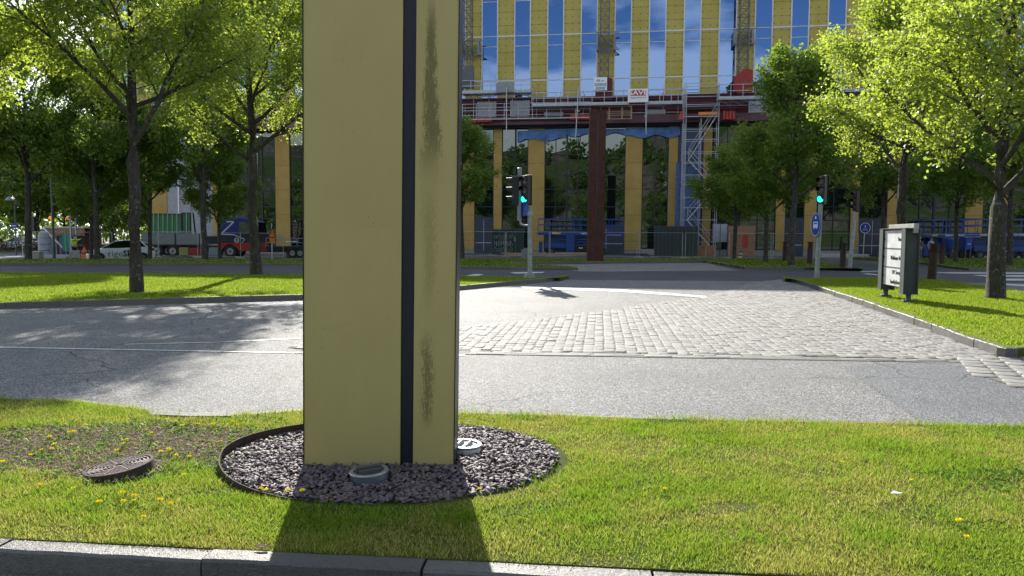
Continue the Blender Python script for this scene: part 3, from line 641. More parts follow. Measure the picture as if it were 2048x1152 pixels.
for r in range(1, 11):
    for i in range(k):
        a = 2*PI*i/k; x = GX+RX*.99*r/10*math.cos(a); y = GY+RY*.99*r/10*math.sin(a); vs.append((x, y, float(mound(x, y))-.02))
fs += [(0, 1+i, 1+(i+1) % k) for i in range(k)]
for r in range(9): fs += [(1+r*k+i, 1+(r+1)*k+i, 1+(r+1)*k+(i+1) % k, 1+r*k+(i+1) % k) for i in range(k)]
mb = MB(); mb.add(vs, fs); tag(mb.build('gravel_bedding', plain('gravel_base', (.03, .025, .025), .95)), kind='structure')  # dark bedding sheet under the slate chips
n = 9500; x, y = scatter_ell(n, GX, GY, RX*.975, RY*.97)
kp = ~((np.abs(x-pc.x) < hw+.01) & (y > 4.66) & (y < 4.97)); u1 = G(740, 941, LZ+.07); u2 = G(928, 888, LZ+.07)
for u in (u1, u2): kp &= np.hypot(x-u.x, y-u.y) > .135
x, y = x[kp], y[kp]; n = len(x)
z = mound(x, y)+rng.uniform(-.012, .012, n)
chips('gravel', x, y, z, rng.uniform(.022, .058, n), rng.uniform(.014, .034, n), rng.uniform(.006, .015, n), M['gravel'], 'purple-grey slate chippings filling the oval bed round the pylon', 'gravel', .42)
def uplight(u, label, tilt, mat_c):
    t = thing('ground_uplight', label, 'uplight', (u.x, u.y, LZ-.045)); t.scale = (.86, .86, .9)
    mb = MB(); mb.lathe([(.125, 0), (.13, .115), (.128, .125)], 40, cap=False); mb.build('housing', mat_c, t, smooth=True)
    rm = MB(); rm.lathe([(.136, .118), (.138, .128), (.132, .134), (.108, .134), (.104, .128), (.104, .118)], 40, cap=False); rm.build('rim', M['steel'], t, smooth=True)
    gl = MB(); gl.lathe([(.001, .122), (.104, .122)], 40, cap=False); gl.build('lens', mat_c, t)
    for k in (-1, 0, 1) if tilt else (-1, 1):
        mb = MB(); y0 = k*.045
        if tilt: mb.box(-.088+abs(k)*.012, .088-abs(k)*.012, y0-.012, y0+.012, .123, .152+.010*(k == 0))
        else: mb.box(k*.035-.005, k*.035+.005, -.085, .085, .123, .150)
        mb.build('louvre', M['steel_dark'] if tilt else M['steel'], t, bevel=.002)
    for i in range(6):
        a = 2*PI*i/6+.3; mb = MB(); mb.lathe([(.005, .134), (.004, .137)], 8, (.12*math.cos(a), .12*math.sin(a), 0)); mb.build('screw', M['steel'], t)
    t.rotation_euler = (0, R(-3 if tilt else 2), R(22 if tilt else -14)); return t
uplight(u1, 'round grey ground uplight in the shade in front of the pylon', True, plain('uplight_grey', (.10, .125, .15), .4, .2))
uplight(u2, 'round pale ground uplight behind the right edge of the pylon, sunlit', False, M['dirty_white'])  # same fitting in a paler colour: its sunlit look is painted in
dc = G(240, 934, LZ+.03)
t = thing('drain_cover', 'small round rusty brown drain cover standing proud of the bare soil', 'drain cover', (dc.x, dc.y, LZ-.01)); t.rotation_euler = (R(2), R(-7), 0)
mb = MB(); mb.lathe([(.195, -.04), (.200, .045), (.197, .055), (.182, .056), (.180, .046)], 48, cap=False); mb.build('frame', M['rust_dark'], t, smooth=True)
mb = MB(); prof = [(.001, .048)]
for i in range(7): r = .022+i*.023; prof += [(r, .048), (r+.003, .054), (r+.012, .054), (r+.015, .048)]
prof += [(.179, .048)]; mb.lathe(prof, 48, cap=False)
for i in range(8):
    a = 2*PI*i/8; mb.bar((.03*math.cos(a), .03*math.sin(a), .052), (.17*math.cos(a), .17*math.sin(a), .052), .008, .008)
mb.build('lid', plain('cover_iron', (.095, .068, .06), .6, .3, .4, 30, .5), t)
n = 260; x, y = scatter_ell(n, dc.x, dc.y, .26, .24); kp = np.hypot(x-dc.x, y-dc.y) > .19
chips('rim_stones', x[kp], y[kp], np.full(kp.sum(), LZ+.012), rng.uniform(.01, .03, kp.sum()), rng.uniform(.008, .02, kp.sum()), rng.uniform(.005, .012, kp.sum()), M['chip_wood'], 'small stones and mortar crumbs round the drain cover', 'stones')
# fallen leaves and twigs on the verge
for i, (px, py, lb) in enumerate([(523, 1098, 'brown dead leaf on the near kerb left of the pylon shadow'), (1030, 1040, 'thin dry twig in the grass right of the pylon shadow'), (1985, 1052, 'bent dark twig in the bottom right grass'), (1793, 990, 'pale scrap of litter in the right-hand grass')]):
    p = G(px, py, LZ+.01); mb = MB()
    if i == 0 or i == 3:
        mb.add([(-.035, 0, .012), (-.01, .018, .02), (.03, .008, .012), (.036, -.004, .016), (.0, -.016, .014)], [(0, 1, 2, 3, 4)]); mb.add([(-.035, 0, .010), (-.01, .018, .018), (.03, .008, .010), (.036, -.004, .014), (.0, -.016, .012)], [(4, 3, 2, 1, 0)])
    else: mb.path([(-.06, 0, .015), (0, .01, .03), (.05, -.004, .02), (.09, .01, .035)], .0022, 5); mb.path([(0, .01, .03), (.02, .03, .04)], .0015, 5)
    o = mb.build(['dead_leaf', 'twig', 'twig', 'litter_scrap'][i], [M['rust'], M['bark'], M['bark'], M['white']][i]); o.location = p; tag(o, lb, ['leaf', 'twig', 'twig', 'litter'][i])
# ================================================================== TREES
def tree_mesh(seed, H, h0, Rc, tr, nleaf, lsize, nprim=17, split=False, shape=1.0):
    rd = random.Random(seed); rg = np.random.default_rng(seed); segs = []; tips = []
    def branch(p, d, L, r, steps, lift, wig=.12):
        pts = [p.copy()]; rr = [r]; q = p.copy(); d = d.normalized()
        for i in range(steps):
            d = (d+Vector((rd.uniform(-wig, wig), rd.uniform(-wig, wig), rd.uniform(-wig, wig)+lift))).normalized(); q = q+d*(L/steps); pts.append(q.copy()); rr.append(r*(1-(i+1)/steps*.82))
        segs.append((pts, rr)); return pts, d
    leader = [Vector((0, 0, -.15)), Vector((0, 0, .1))]; lr = [tr*1.45, tr*1.12]; q = Vector((0, 0, .1)); nst = 12
    for i in range(nst):
        q = q+Vector((rd.uniform(-.045, .045), rd.uniform(-.045, .045), (H*.94-.1)/nst)); leader.append(q.copy()); t = (i+1)/nst
        zz = q.z; lr.append(max(.012, tr*(1.0-.12*min(1, zz/h0)) if zz < h0 else tr*.85*(1-(zz-h0)/(H-h0))**1.0))
    segs.append((leader, lr))
    def lead_at(z):
        for a, b in zip(leader[:-1], leader[1:]):
            if b.z >= z: return a.lerp(b, (z-a.z)/max(1e-6, b.z-a.z))
        return leader[-1]
    def prof(z):                                # crown radius at height
        t = (z-h0*.85)/(H-h0*.85); t = min(max(t, 0), 1); return Rc*(max(0, math.sin(PI*min(1, (t**.62)*.97+.03)))**.62)*shape
    az = rd.random()*6
    for i in range(nprim):
        t = i/(nprim-1); z = h0+(H*.86-h0)*t**.95; az += 2.4+rd.uniform(-.4, .4)
        el = R(22+38*t+rd.uniform(-8, 8)) if i > 2 else R(rd.uniform(28, 45))
        tgt = prof(z+Rc*.45*math.sin(el)); L = tgt/max(.45, math.cos(el))*rd.uniform(.85, 1.1); L = max(.7, L)
        d = Vector((math.cos(az)*math.cos(el), math.sin(az)*math.cos(el), math.sin(el))); r1 = tr*(.44-.26*t)
        pts, _ = branch(lead_at(z), d, L, r1, 7, .035)
        ns = 8
        for j in range(ns):
            u = .22+.76*j/ns; k = min(len(pts)-2, int(u*7)); a = pts[k].lerp(pts[k+1], u*7-k); dd_ = (pts[k+1]-pts[k]).normalized()
            side = dd_.cross(Vector((0, 0, 1))).normalized()*(1 if j % 2 else -1); d2 = (dd_*.75+side*rd.uniform(.5, 1.0)+Vector((0, 0, rd.uniform(-.35, .5)))).normalized()
            L2 = L*(.48-.2*u)*rd.uniform(.7, 1.2)+.25; p2, _ = branch(a, d2, L2, r1*(.42-.18*u), 4, .02, .18)
            for m_ in range(4):
                v = .3+.7*m_/4; k2 = min(3, int(v*4)); b = p2[k2].lerp(p2[k2+1], v*4-k2); d3 = (d2*.6+Vector((rd.uniform(-1, 1), rd.uniform(-1, 1), rd.uniform(-.9, .6)))).normalized()
                L3 = rd.uniform(.25, .6)*(.5+.5*Rc/3); p3, _ = branch(b, d3, L3, r1*.10+.002, 2, -.04, .2)
                tips += [p3[1], p3[2], p3[1].lerp(p3[2], .5)]
            tips += p2[2:]
        tips.append(pts[-1]); tips.append(pts[-2])
    V = []; Fc = []
    for pts, rr in segs:
        n = 10 if rr[0] > tr*.6 else (6 if rr[0] > .03 else 3); base = len(V)
        for i, (p, r) in enumerate(zip(pts, rr)):
            d = (pts[min(i+1, len(pts)-1)]-pts[max(i-1, 0)]).normalized(); q = d.to_track_quat('Z', 'Y')
            for k in range(n):
                a = 2*PI*k/n; rk = r*(1+.06*math.sin(3*a+i)) if n == 10 else r; V.append(tuple(p+q @ Vector((rk*math.cos(a), rk*math.sin(a), 0))))
        for i in range(len(pts)-1):
            for k in range(n): Fc.append((base+i*n+k, base+i*n+(k+1) % n, base+(i+1)*n+(k+1) % n, base+(i+1)*n+k))
    wood = mesh_np('trunk', V, np.array(Fc), True)
    T = np.array([(t.x, t.y, t.z) for t in tips]); w = rg.uniform(.2, 1.6, len(T)); w /= w.sum(); idx = rg.choice(len(T), nleaf, p=w)
    P = T[idx]+rg.normal(0, 1, (nleaf, 3))*np.array([.17, .17, .13])*(.6+Rc*.16); P[:, 2] -= np.abs(rg.normal(0, .07, nleaf))
    S = lsize*rg.uniform(.45, 1.3, nleaf)
    # leaf frame: hangs outward and down
    a = rg.uniform(0, 2*PI, nleaf); dn = rg.uniform(-1.1, .35, nleaf); ax = np.c_[np.cos(a)*np.cos(dn), np.sin(a)*np.cos(dn), np.sin(dn)]
    rnd = rg.normal(0, 1, (nleaf, 3)); rnd[:, 2] += .7; sd_ = np.cross(ax, rnd); sd_ /= np.linalg.norm(sd_, axis=1)[:, None]; nn = np.cross(ax, sd_)
    S1 = S[:, None]; b = P-ax*S1*.45; tip = P+ax*S1*.6; l = P-sd_*S1*.46-ax*S1*.1+nn*S1*.14; r_ = P+sd_*S1*.46-ax*S1*.1+nn*S1*.14
    LV = np.stack([b, l, tip, r_], 1).reshape(-1, 3); bi = np.arange(nleaf)[:, None]*4
    LF = np.concatenate([bi+np.array([[0, 1, 2]]), bi+np.array([[0, 2, 3]])], 1).reshape(-1, 3)
    return wood, mesh_np('crown', LV, LF)
def tree_proto(args, leaf='leaf'):
    w, l = tree_mesh(*args); w.materials.append(M['bark']); l.materials.append(M[leaf]); return w, l
def plant(proto, name, label, px, py, s=1.0, rz=0.0, group=None, loc=None, sz=None, cat='tree'):
    p = loc if loc is not None else G(px, py, LZ)
    t = thing(name, label, cat, p, rz, group); t.scale = (s, s, sz or s)
    for n_, me in (('trunk', proto[0]), ('crown', proto[1])):
        o = bpy.data.objects.new(n_, me); C.objects.link(o); o.parent = t
    return t
TA = tree_proto((3, 10.4, 3.7, 3.4, .155, 66000, .088, 19))
TB = tree_proto((8, 10.0, 3.7, 3.1, .18, 52000, .092, 18))
TC = tree_proto((21, 9.6, 2.6, 3.5, .21, 42000, .10, 18))
TD = tree_proto((34, 10.0, 3.1, 2.6, .15, 25000, .135, 18), 'leaf_dark')
TE = tree_proto((47, 9.0, 2.9, 2.5, .14, 25000, .135, 16), 'leaf_dark')
plant(TA, 'lime_tree', 'large backlit lime tree on the left lawn, its thick trunk nearest the street', 273, 585, 1.0, 2.2)
plant(TB, 'lime_tree', 'backlit lime tree just left of the pylon at the back of the left lawn', 512, 549, 1.12, .6)
plant(TB, 'lime_tree', 'lime tree at the far left edge whose branches fill the top left corner', -190, 590, 1.05, 4.0)
plant(TC, 'lime_tree', 'large sunlit lime tree at the right edge, thick mossy trunk on the right lawn', 1990, 597, .98, 1.3)
plant(TB, 'lime_tree', 'sunlit spreading lime tree rising behind the direction board', 1800, 560, 1.02, 5.1)
plant(TC, 'lime_tree', 'lime tree beyond the right edge of the right lawn', 2330, 585, 1.0, 3.3)
LG = 'shaded trees along the building'
for px, py, s, rz, pr, lb, sz in [(57, 519, 1.15, 0, TD, 'shaded tree with black trunk at the far left, beside the road sign', 1.2), (195, 519, 1.1, 1, TE, 'shaded forked tree in front of the white lettered car', 1.2), (183, 517, .8, 3, TE, 'thin second trunk close behind the forked tree by the white car', .9),
        (410, 519, 1.15, 2, TD, 'shaded tree in front of the flatbed between cargo and truck cab', 1.15), (440, 515, .9, 5, TE, 'smaller shaded tree just left of the truck cab', .9), (925, 517, .95, 2.5, TD, 'shaded tree showing at the right edge of the pylon', .95),
        (1468, 518, 1.08, 1.2, TE, 'shaded low tree beside the scaffold stair', .80), (1531, 524, 1.05, 3.9, TE, 'shaded tree in the middle of the small right group', .85), (1582, 531, 1.18, .3, TD, 'tallest shaded tree of the small right group, left of the right traffic light', .97),
        (1765, 517, 1.05, 2.8, TD, 'shaded tree behind the round blue path sign', 1.1), (1911, 523, 1.0, 4.4, TE, 'shaded tree in front of the right blue lifts', 1.1), (2019, 530, 1.05, 1.7, TD, 'shaded tree just right of the mossy trunk', 1.1),
        (2110, 526, 1.0, .7, TD, 'shaded tree off the right edge', 1.1), (-90, 520, 1.1, 4.2, TD, 'shaded tree off the left edge', 1.2), (700, 518, 1.0, 4.9, TE, 'shaded tree behind the pylon', 1.0), (300, 517, .9, 2.9, TE, 'shaded tree just right of the parked white car', 1.1)]:
    p = G(px, py, LZ); z = zg(p.x, p.y)+.02 if p.y > 47.5 else p.z-.03
    plant(pr, 'linden_tree', lb, px, py, s, rz, LG, Vector((p.x, p.y, z)), s*sz)
# sunlit park trees beyond the end of the building, and trees across the street behind the viewer (seen mirrored in the glass)
TF = tree_proto((60, 9.5, 1.3, 3.6, .16, 26000, .21, 18), 'leaf_park'); k = 0
for X, Y, s in [(-58, 92, 1.3), (-51, 96, 1.15), (-47, 88, 1.1), (-62, 104, 1.5), (-54, 112, 1.5), (-70, 98, 1.3), (-43, 104, 1.2), (-66, 118, 1.7), (-50, 124, 1.5), (-80, 112, 1.7), (-40, 118, 1.3), (-58, 138, 1.8)]:
    plant(TF, 'park_tree', ['nearest', 'second', 'third', 'fourth', 'fifth', 'sixth', 'seventh', 'eighth', 'ninth', 'tenth', 'eleventh', 'twelfth'][[(-47, 88), (-58, 92), (-51, 96), (-70, 98), (-43, 104), (-62, 104), (-54, 112), (-80, 112), (-66, 118), (-40, 118), (-50, 124), (-58, 138)].index((X, Y))]+' of the sunlit park trees beyond the site at the far left', 0, 0, s*1.25, k*1.3, 'park trees beyond the site', Vector((X, Y, -.28))); k += 1
for X, Y, s in [(-12, -22, 1.0), (4, -26, 1.1), (16, -20, .9), (30, -24, 1.1), (-28, -26, 1.1), (44, -18, 1.0)]:
    plant(TF, 'street_tree', ['first', 'second', 'third', 'fourth', 'fifth', 'sixth'][sorted([-12, 4, 16, 30, -28, 44]).index(X)]+' from the left of the trees mirrored in the lower glass', 0, 0, s, k, 'trees mirrored in the glass', Vector((X, Y, -.03))); k += 1
# rocky hill behind the viewer, mirrored in the glass
nx_, ny_ = 90, 26; X = np.linspace(-230, 230, nx_); Yh = np.linspace(-70, -190, ny_); XX, YY = np.meshgrid(X, Yh)
t = np.clip((-70-YY)/70, 0, 1); Z = 52*(t**.9)*(.72+.22*np.sin(XX*.021+.7)+.12*np.sin(XX*.06))+2.6*np.sin(XX*.23+YY*.11)*np.cos(YY*.31+XX*.07)*t**.4+1.6*np.sin(XX*.6)*np.sin(YY*.5)*t**.4-.1
idx = np.arange(nx_*ny_).reshape(ny_, nx_); Fh = np.stack([idx[:-1, :-1], idx[1:, :-1], idx[1:, 1:], idx[:-1, 1:]], -1).reshape(-1, 4)
q = NM('hill_rock'); n1 = q.noise(.06, 6, .65); n2 = q.noise(.7, 6, .7, sc3=(1, 1, .4)); c = q.mix(q.ramp(n2, [(.35, 0.0), (.65, 1.0)]), (.07, .064, .06), (.22, .185, .17)); c = q.mix(q.ramp(n1, [(.44, 0.0), (.52, 1.0)]), c, (.06, .10, .02))
q.set(Base_Color=c, Roughness=.95); q.bump(n2, 1.0, 1.2)
tag(link('hill', mesh_np('hill', np.c_[XX.ravel(), YY.ravel(), Z.ravel()], Fh, False), q.m), kind='structure')
nw = 26000; cx = rng.uniform(-150, 150, 420); ti = rng.uniform(.08, 1, 420)**.8; V = []
for a, b in zip(cx, ti):
    cy = -70-70*b; i = int(np.argmin(abs(X-a))); j = int(np.argmin(abs(Yh-cy))); z0 = Z[j, i]; m_ = 100; r = rng.uniform(1.5, 4.0)
    g3 = rng.normal(0, 1, (m_, 3)); g3 /= np.linalg.norm(g3, axis=1)[:, None]; P = np.c_[a+g3[:, 0]*r, cy+g3[:, 1]*r, z0+r*.8+g3[:, 2]*r]
    for p, s_ in zip(P, rng.uniform(.5, 1.1, m_)):
        u = rng.normal(0, 1, 3); u /= np.linalg.norm(u); v = np.cross(u, [0, 0, 1.0]); v /= max(1e-6, np.linalg.norm(v)); V += [p-u*s_, p-v*s_*.6, p+u*s_, p+v*s_*.6]
V = np.array(V); tag(link('hillside_wood', mesh_np('hillside_wood', V, np.arange(len(V)).reshape(-1, 4)), M['leaf_park']), 'scrub and young trees on the rocky hill mirrored in the glass', 'trees', kind='stuff')
# ================================================================== BUILDING
BA = math.atan(.15); B0 = Vector((0, 72, 0)); Be = Vector((math.cos(BA), -math.sin(BA), 0)); Bn = Vector((math.sin(BA), math.cos(BA), 0))
def FAC(px, py, off=0.0):               # pixel -> (u, height) on the plane 'off' metres behind the facade line
    d = ray(px, py); P = Vector((0, 0, CAMZ))-B0; t = (off-P.dot(Bn))/d.dot(Bn); q = P+d*t; return q.dot(Be), q.z
bld = thing('office_building', 'large office block under construction with yellow panels between blue glass strips', 'building', B0, -BA)
per = 3.112; _u = [FAC(x, 0)[0] for x in (964, 1029.6, 1096, 1163, 1232, 1300.7, 1369.5, 1441.3, 1511, 1582.3)]
U0 = sum(v-i*per for i, v in enumerate(_u))/10; GW = per*.475
ZU0, ZT = 14.2, 26.2; FL = [20.40, 16.26, 24.55]
uL = FAC(186, 60)[0]; uR = FAC(2048, 100)[0]+14
# shaded core of the block
mb = MB(); mb.box(uL, uR, .16, 21, 14.0, ZT-.05); mb.build('upper_wall', plain('facade_membrane', (.10, .10, .09), .8), bld)
uLl = FAC(302, 450)[0]; mb = MB(); mb.box(uLl+.4, uR, .9, 20.6, .0, 14.0-.003); mb.build('lower_wall', plain('interior_dark', (.02, .023, .025), .8), bld)
mb = MB(); mb.box(uL-.1, uR+.1, -.15, 21.2, ZT, ZT+.35); mb.build('roof_edge', M['steel_dark'], bld)
# mineral wool panels
q = NM('insulation_board'); v = q.pos(True); sp = q.n('SeparateXYZ'); q.l(v, sp.inputs[0]); Xc, Zc = sp.outputs[0], sp.outputs[2]
n1 = q.noise(.5, 3, .6, v); n2 = q.noise(9, 5, .7, v)
c = q.mix(q.ramp(n1, [(.35, 0.0), (.65, 1.0)]), (.42, .345, .075), (.50, .42, .125)); c = q.mix(q.math('MULTIPLY', q.ramp(n2, [(.4, 0.0), (.7, 1.0)]), .35), c, (.30, .25, .06))
xm = q.math('SUBTRACT', q.math('FRACT', q.math('DIVIDE', q.math('SUBTRACT', Xc, U0+GW), per)), .2625)      # 0 at the panel centre (in periods)
xm = q.math('MULTIPLY', xm, per); e = q.math('ABSOLUTE', xm)
dcol = q.math('MINIMUM', e, q.math('ABSOLUTE', q.math('SUBTRACT', e, .66)))
def zdist(s, o=0.0): return q.math('MULTIPLY', q.math('ABSOLUTE', q.math('SUBTRACT', q.math('FRACT', q.math('ADD', q.math('DIVIDE', Zc, s), o)), .5)), s)
dist = q.math('SQRT', q.math('ADD', q.math('POWER', dcol, 2), q.math('POWER', zdist(.62), 2)))
c = q.mix(q.math('LESS_THAN', dist, .05), c, (.05, .045, .02))
c = q.mix(q.math('MULTIPLY', q.math('LESS_THAN', zdist(1.24, .25), .018), .7), c, (.10, .085, .03))
q.set(Base_Color=c, Roughness=.9); q.bump(n2, .4, .01); M['wool'] = q.m
q = NM('osb_board'); v = q.pos(True); sp = q.n('SeparateXYZ'); q.l(v, sp.inputs[0]); n1 = q.noise(.7, 4, .6, v); n2 = q.noise(14, 4, .75, v, sc3=(1, 1, 1))
c = q.mix(q.ramp(n1, [(.3, 0.0), (.7, 1.0)]), (.40, .265, .065), (.50, .345, .10)); c = q.mix(q.math('MULTIPLY', q.ramp(n2, [(.35, 0.0), (.7, 1.0)]), .45), c, (.22, .14, .045))
zf = q.math('MULTIPLY', q.math('ABSOLUTE', q.math('SUBTRACT', q.math('FRACT', q.math('DIVIDE', sp.outputs[2], 2.44)), .5)), 2.44)
c = q.mix(q.math('MULTIPLY', q.math('LESS_THAN', zf, .015), .8), c, (.06, .04, .02)); q.set(Base_Color=c, Roughness=.85); q.bump(n2, .4, .01); M['osb'] = q.m
def glass(name, tint, rough, base, k, w_=.12):
    q = NM(name); w = q.noise(.25, 2, .5, q.pos(True)); q.t.nodes.remove(q.b); g = q.n('BsdfGlossy'); g.inputs['Roughness'].default_value = rough; g.inputs[0].default_value = (*tint, 1)
    d = q.n('BsdfDiffuse'); d.inputs[0].default_value = (*base, 1); b = q.n('Bump'); b.inputs['Strength'].default_value = .05; b.inputs['Distance'].default_value = .05; q.l(w, b.inputs['Height']); q.l(b.outputs[0], g.inputs['Normal'])
    lw = q.n('Fresnel'); lw.inputs[0].default_value = 1.5; f = q.math('MINIMUM', q.math('ADD', q.math('MULTIPLY', lw.outputs[0], .8), k), 1.0)
    m_ = q.n('MixShader'); q.l(f, m_.inputs[0]); q.l(d.outputs[0], m_.inputs[1]); q.l(g.outputs[0], m_.inputs[2]); q.l(m_.outputs[0], q.out.inputs[0]); return q.m
M['glass_up'] = glass('upper_blue_glass', (.30, .47, .80), .0, (.003, .010, .05), .32)
M['glass_lo'] = glass('lower_glass', (.70, .82, .80), .0, (.005, .008, .008), .085)
M['frame_w'] = plain('pale_window_frame', (.62, .62, .64), .5); M['frame_d'] = plain('dark_window_frame', (.015, .02, .02), .5)
i0 = int(math.floor((uL-U0)/per))+1; i1 = int((uR-U0)/per)
for i in range(i0, i1):
    u = U0+i*per; mb = MB(); mb.box(u+GW+.05, u+per-.05, -.02, .155, ZU0, ZT-.06); mb.build('insulation_panel', M['wool'], bld)
    for z in FL: mb = MB(); mb.box(u+GW+.05, u+per-.05, -.06, -.022, z-.06, z+.06); mb.build('panel_flashing', M['frame_w'], bld)
    for z0, z1 in ((ZU0, FL[1]), (FL[1], FL[0]), (FL[0], FL[2]), (FL[2], ZT-.06)):
        if u > FAC(1700, 60)[0] and z1 < 17: continue
        fr = MB()
        for a in (u-.05, u+GW-.05): fr.box(a, a+.1, -.09, .155, z0+.003, z1-.003)
        tr_ = z1-.95 if z0 != ZU0 else None
        fr.box(u+.05, u+GW-.05, -.07, .155, z1-.04, z1-.004); fr.box(u+.05, u+GW-.05, -.07, .155, z0+.003, z0+.035)
        if tr_ and z1 < 25: fr.box(u+.05, u+GW-.05, -.07, .15, tr_-.028, tr_+.028)
        f = fr.build('window', M['frame_w'], bld)
        pn = MB(); pn.box(u+.052, u+GW-.052, -.02, .02, z0+.037, z1-.042); pn.build('pane', M['glass_up'], f)
# ground floor and first floor bays
ZL = 12.2
bays = [('p',300,333),('w',333,380),('w',380,424),('p',424,437),('g',437,453),('p',453,465),('g',465,523),('g',523,551),('p',551,579),('g',579,640),('p',640,668),('g',668,720),('p',720,750),('g',750,810),('p',810,840),('g',840,922),('p',922,948),('D',948,987),('p',987,1003),
        ('g',1003,1056),('p',1056,1088),('g',1088,1133),('g',1133,1177),('D',1177,1250),('p',1250,1283),('g',1283,1336),('p',1336,1354),('b',1354,1405),('p',1405,1422),('g',1425,1480),('g',1480,1553),('p',1553,1571),('D',1571,1610),('p',1610,1634),('g',1634,1703),('p',1703,1719),('D',1719,1776),
        ('p',1776,1811),('g',1811,1870),('g',1870,1932),('p',1932,1967),('g',1967,2007),('p',2007,2016),('g',2016,2090),('p',2090,2120),('g',2120,2200)]
M['slate_blue'] = plain('hazy_blue_sheet', (.045, .075, .16), .5, var=.3, nscale=1.2)
M['white_board'] = plain('pale_cladding', (.30, .31, .34), .6)
for kd, a, b in bays:
    ua, ub = FAC(a, 400)[0], FAC(b, 400)[0]; zb_ = FAC(a, 494)[1] if a < 900 else FAC(a, 500)[1]; zb_ = max(.35, zb_)
    if kd == 'p':
        mb = MB(); mb.box(ua, ub, .05, .89, zb_, ZL-.4); mb.build('board_panel', M['osb'], bld)
        mb = MB(); mb.box(ua, ub, .12, .89, -.28, zb_-.003); mb.build('plinth', M['concrete'], bld)
    elif kd == 'w':
        mb = MB(); mb.box(ua+.02, ub-.02, .10, .89, .3, ZL-.4); mb.build('pale_cladding', M['white_board'], bld)
        mb = MB(); mb.box((ua+ub)/2-.06, (ua+ub)/2+.06, .02, .098, .3, ZL-.4); mb.build('cladding_batten', M['white'], bld)
    else:
        f = MB(); bt = .5 if kd != 'D' else (3.4 if a != 1177 else 2.6)
        for x in (ua, ub-.08): f.box(x, x+.08, .10, .89, bt, ZL-.4)
        for z in (6.05, 7.35, 9.3, 3.2, 4.4, 2.2, ZL-.46, bt):
            if z >= bt: f.box(ua+.08, ub-.08, .12, .88, z, z+.07)
        if kd == 'g' and (ub-ua) > 2.0: f.box((ua+ub)/2-.035, (ua+ub)/2+.035, .11, .87, bt+.08, ZL-.47)
        fo = f.build('shop_window', M['frame_d'], bld)
        mb = MB(); mb.box(ua+.081, ub-.081, .2, .24, bt+.07, ZL-.4)
        mb.build('pane', M['slate_blue'] if kd == 'b' else M['glass_lo'], fo)
        if kd == 'D':
            dr = MB(); dr.box(ua+.02, ub-.02, .06, .88, -.28, bt-.003); d_ = dr.build('boarded_door', M['slate'], bld)
            mb = MB(); mb.box(ua+.15, ub-.15, .05, .058, .95, 1.02); mb.box((ua+ub)/2-.02, (ua+ub)/2+.02, .05, .058, .2, bt-.2); mb.build('white_tape', M['net'], d_)
        else:
            mb = MB(); mb.box(ua, ub, .12, .89, -.28, .497); mb.build('plinth', M['concrete'], bld)
# the maroon band between: parapet, ledge, pale nets
ub0 = uL+1; _, zA = FAC(1100, 196); _, zB = FAC(1100, 236); _, zC = FAC(1100, 252); _, zD = FAC(1100, 262)
mb = MB(); mb.box(ub0, uR-.2, -.5, .14, zB, zA); mb.build('maroon_band', M['maroon'], bld)
mb = MB()
for z in (zB+.5, zB+1.0, zB+1.5): mb.box(ub0, uR-.2, -.56, -.503, z, z+.07)
mb.build('band_rail', M['mauve'], bld)
mb = MB()
for z, o_ in ((zB+.25, -.9), (zB+.9, -1.1), (zA-.1, -1.0), (zA+.25, -1.3)): mb.bar((ub0, o_, z), (FAC(1362, 200)[0], o_, z+random.uniform(-.06, .06)), .055)
mb.build('tube_rail', M['alu'], bld)
mb = MB(); x = ub0+1
while x < FAC(1362, 200)[0]: mb.bar((x, -1.1, zB), (x, -1.1, zA+.5), .05); x += random.uniform(1.3, 2.6)
mb.build('tube_upright', M['alu'], bld)
mb = MB(); mb.box(ub0+.5, uR-.2, -1.15, .13, zC, zB-.003); mb.build('ledge', M['mauve'], bld, bevel=.03)
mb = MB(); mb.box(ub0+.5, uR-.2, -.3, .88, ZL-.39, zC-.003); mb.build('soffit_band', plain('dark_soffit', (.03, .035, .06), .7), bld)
for a, b, t_, bo in [(959, 993, 206, 238), (1024, 1059, 204, 238), (1091, 1126, 227, 238), (1497, 1530, 200, 236), (1292, 1328, 222, 232)]:
    ua, z1 = FAC(a, t_); ub_, z0 = FAC(b, bo); mb = MB(); mb.box(ua, ub_, -.60, -.562, z0, z1); w_ = mb.build('pale_net', M['net'], bld)
    mb = MB(); mb.box(ua-.06, ua, -.63, -.56, z0, z1); mb.box(ub_, ub_+.06, -.63, -.56, z0, z1); mb.box(ua, ub_, -.63, -.603, z0+.9, z0+.94); mb.build('net_frame', M['frame_w'], w_)
# blue tarpaulin strips hanging over the glass heads
for a, b, y0, y1 in [(1035, 1056, 262, 281), (1056, 1090, 260, 280), (1091, 1133, 258, 278), (1134, 1176, 257, 270), (1212, 1250, 258, 268), (1251, 1360, 256, 272), (1560, 1700, 255, 270), (1800, 2040, 246, 262)]:
    ua, z1 = FAC(a, y0, -.1); ub_, z0 = FAC(b, y1, -.1); n = max(4, int((ub_-ua)/.35)); mb = MB(); vs = []
    for i in range(n+1):
        u = ua+(ub_-ua)*i/n; w_ = .06*math.sin(i*1.7)+random.uniform(-.03, .03)
        for z in (z1, (z0+z1)/2, z0+.15*math.sin(i*.9+a)): vs.append((u, -.12+w_*(1 if z < z1 else .3), z))
    for th_ in (0, .02): mb.add([(x, y+th_, z) for x, y, z in vs], [(i*3+j, (i+1)*3+j, (i+1)*3+j+1, i*3+j+1) for i in range(n) for j in range(2)])
    mb.build('tarpaulin', M['tarp_blue'], bld)

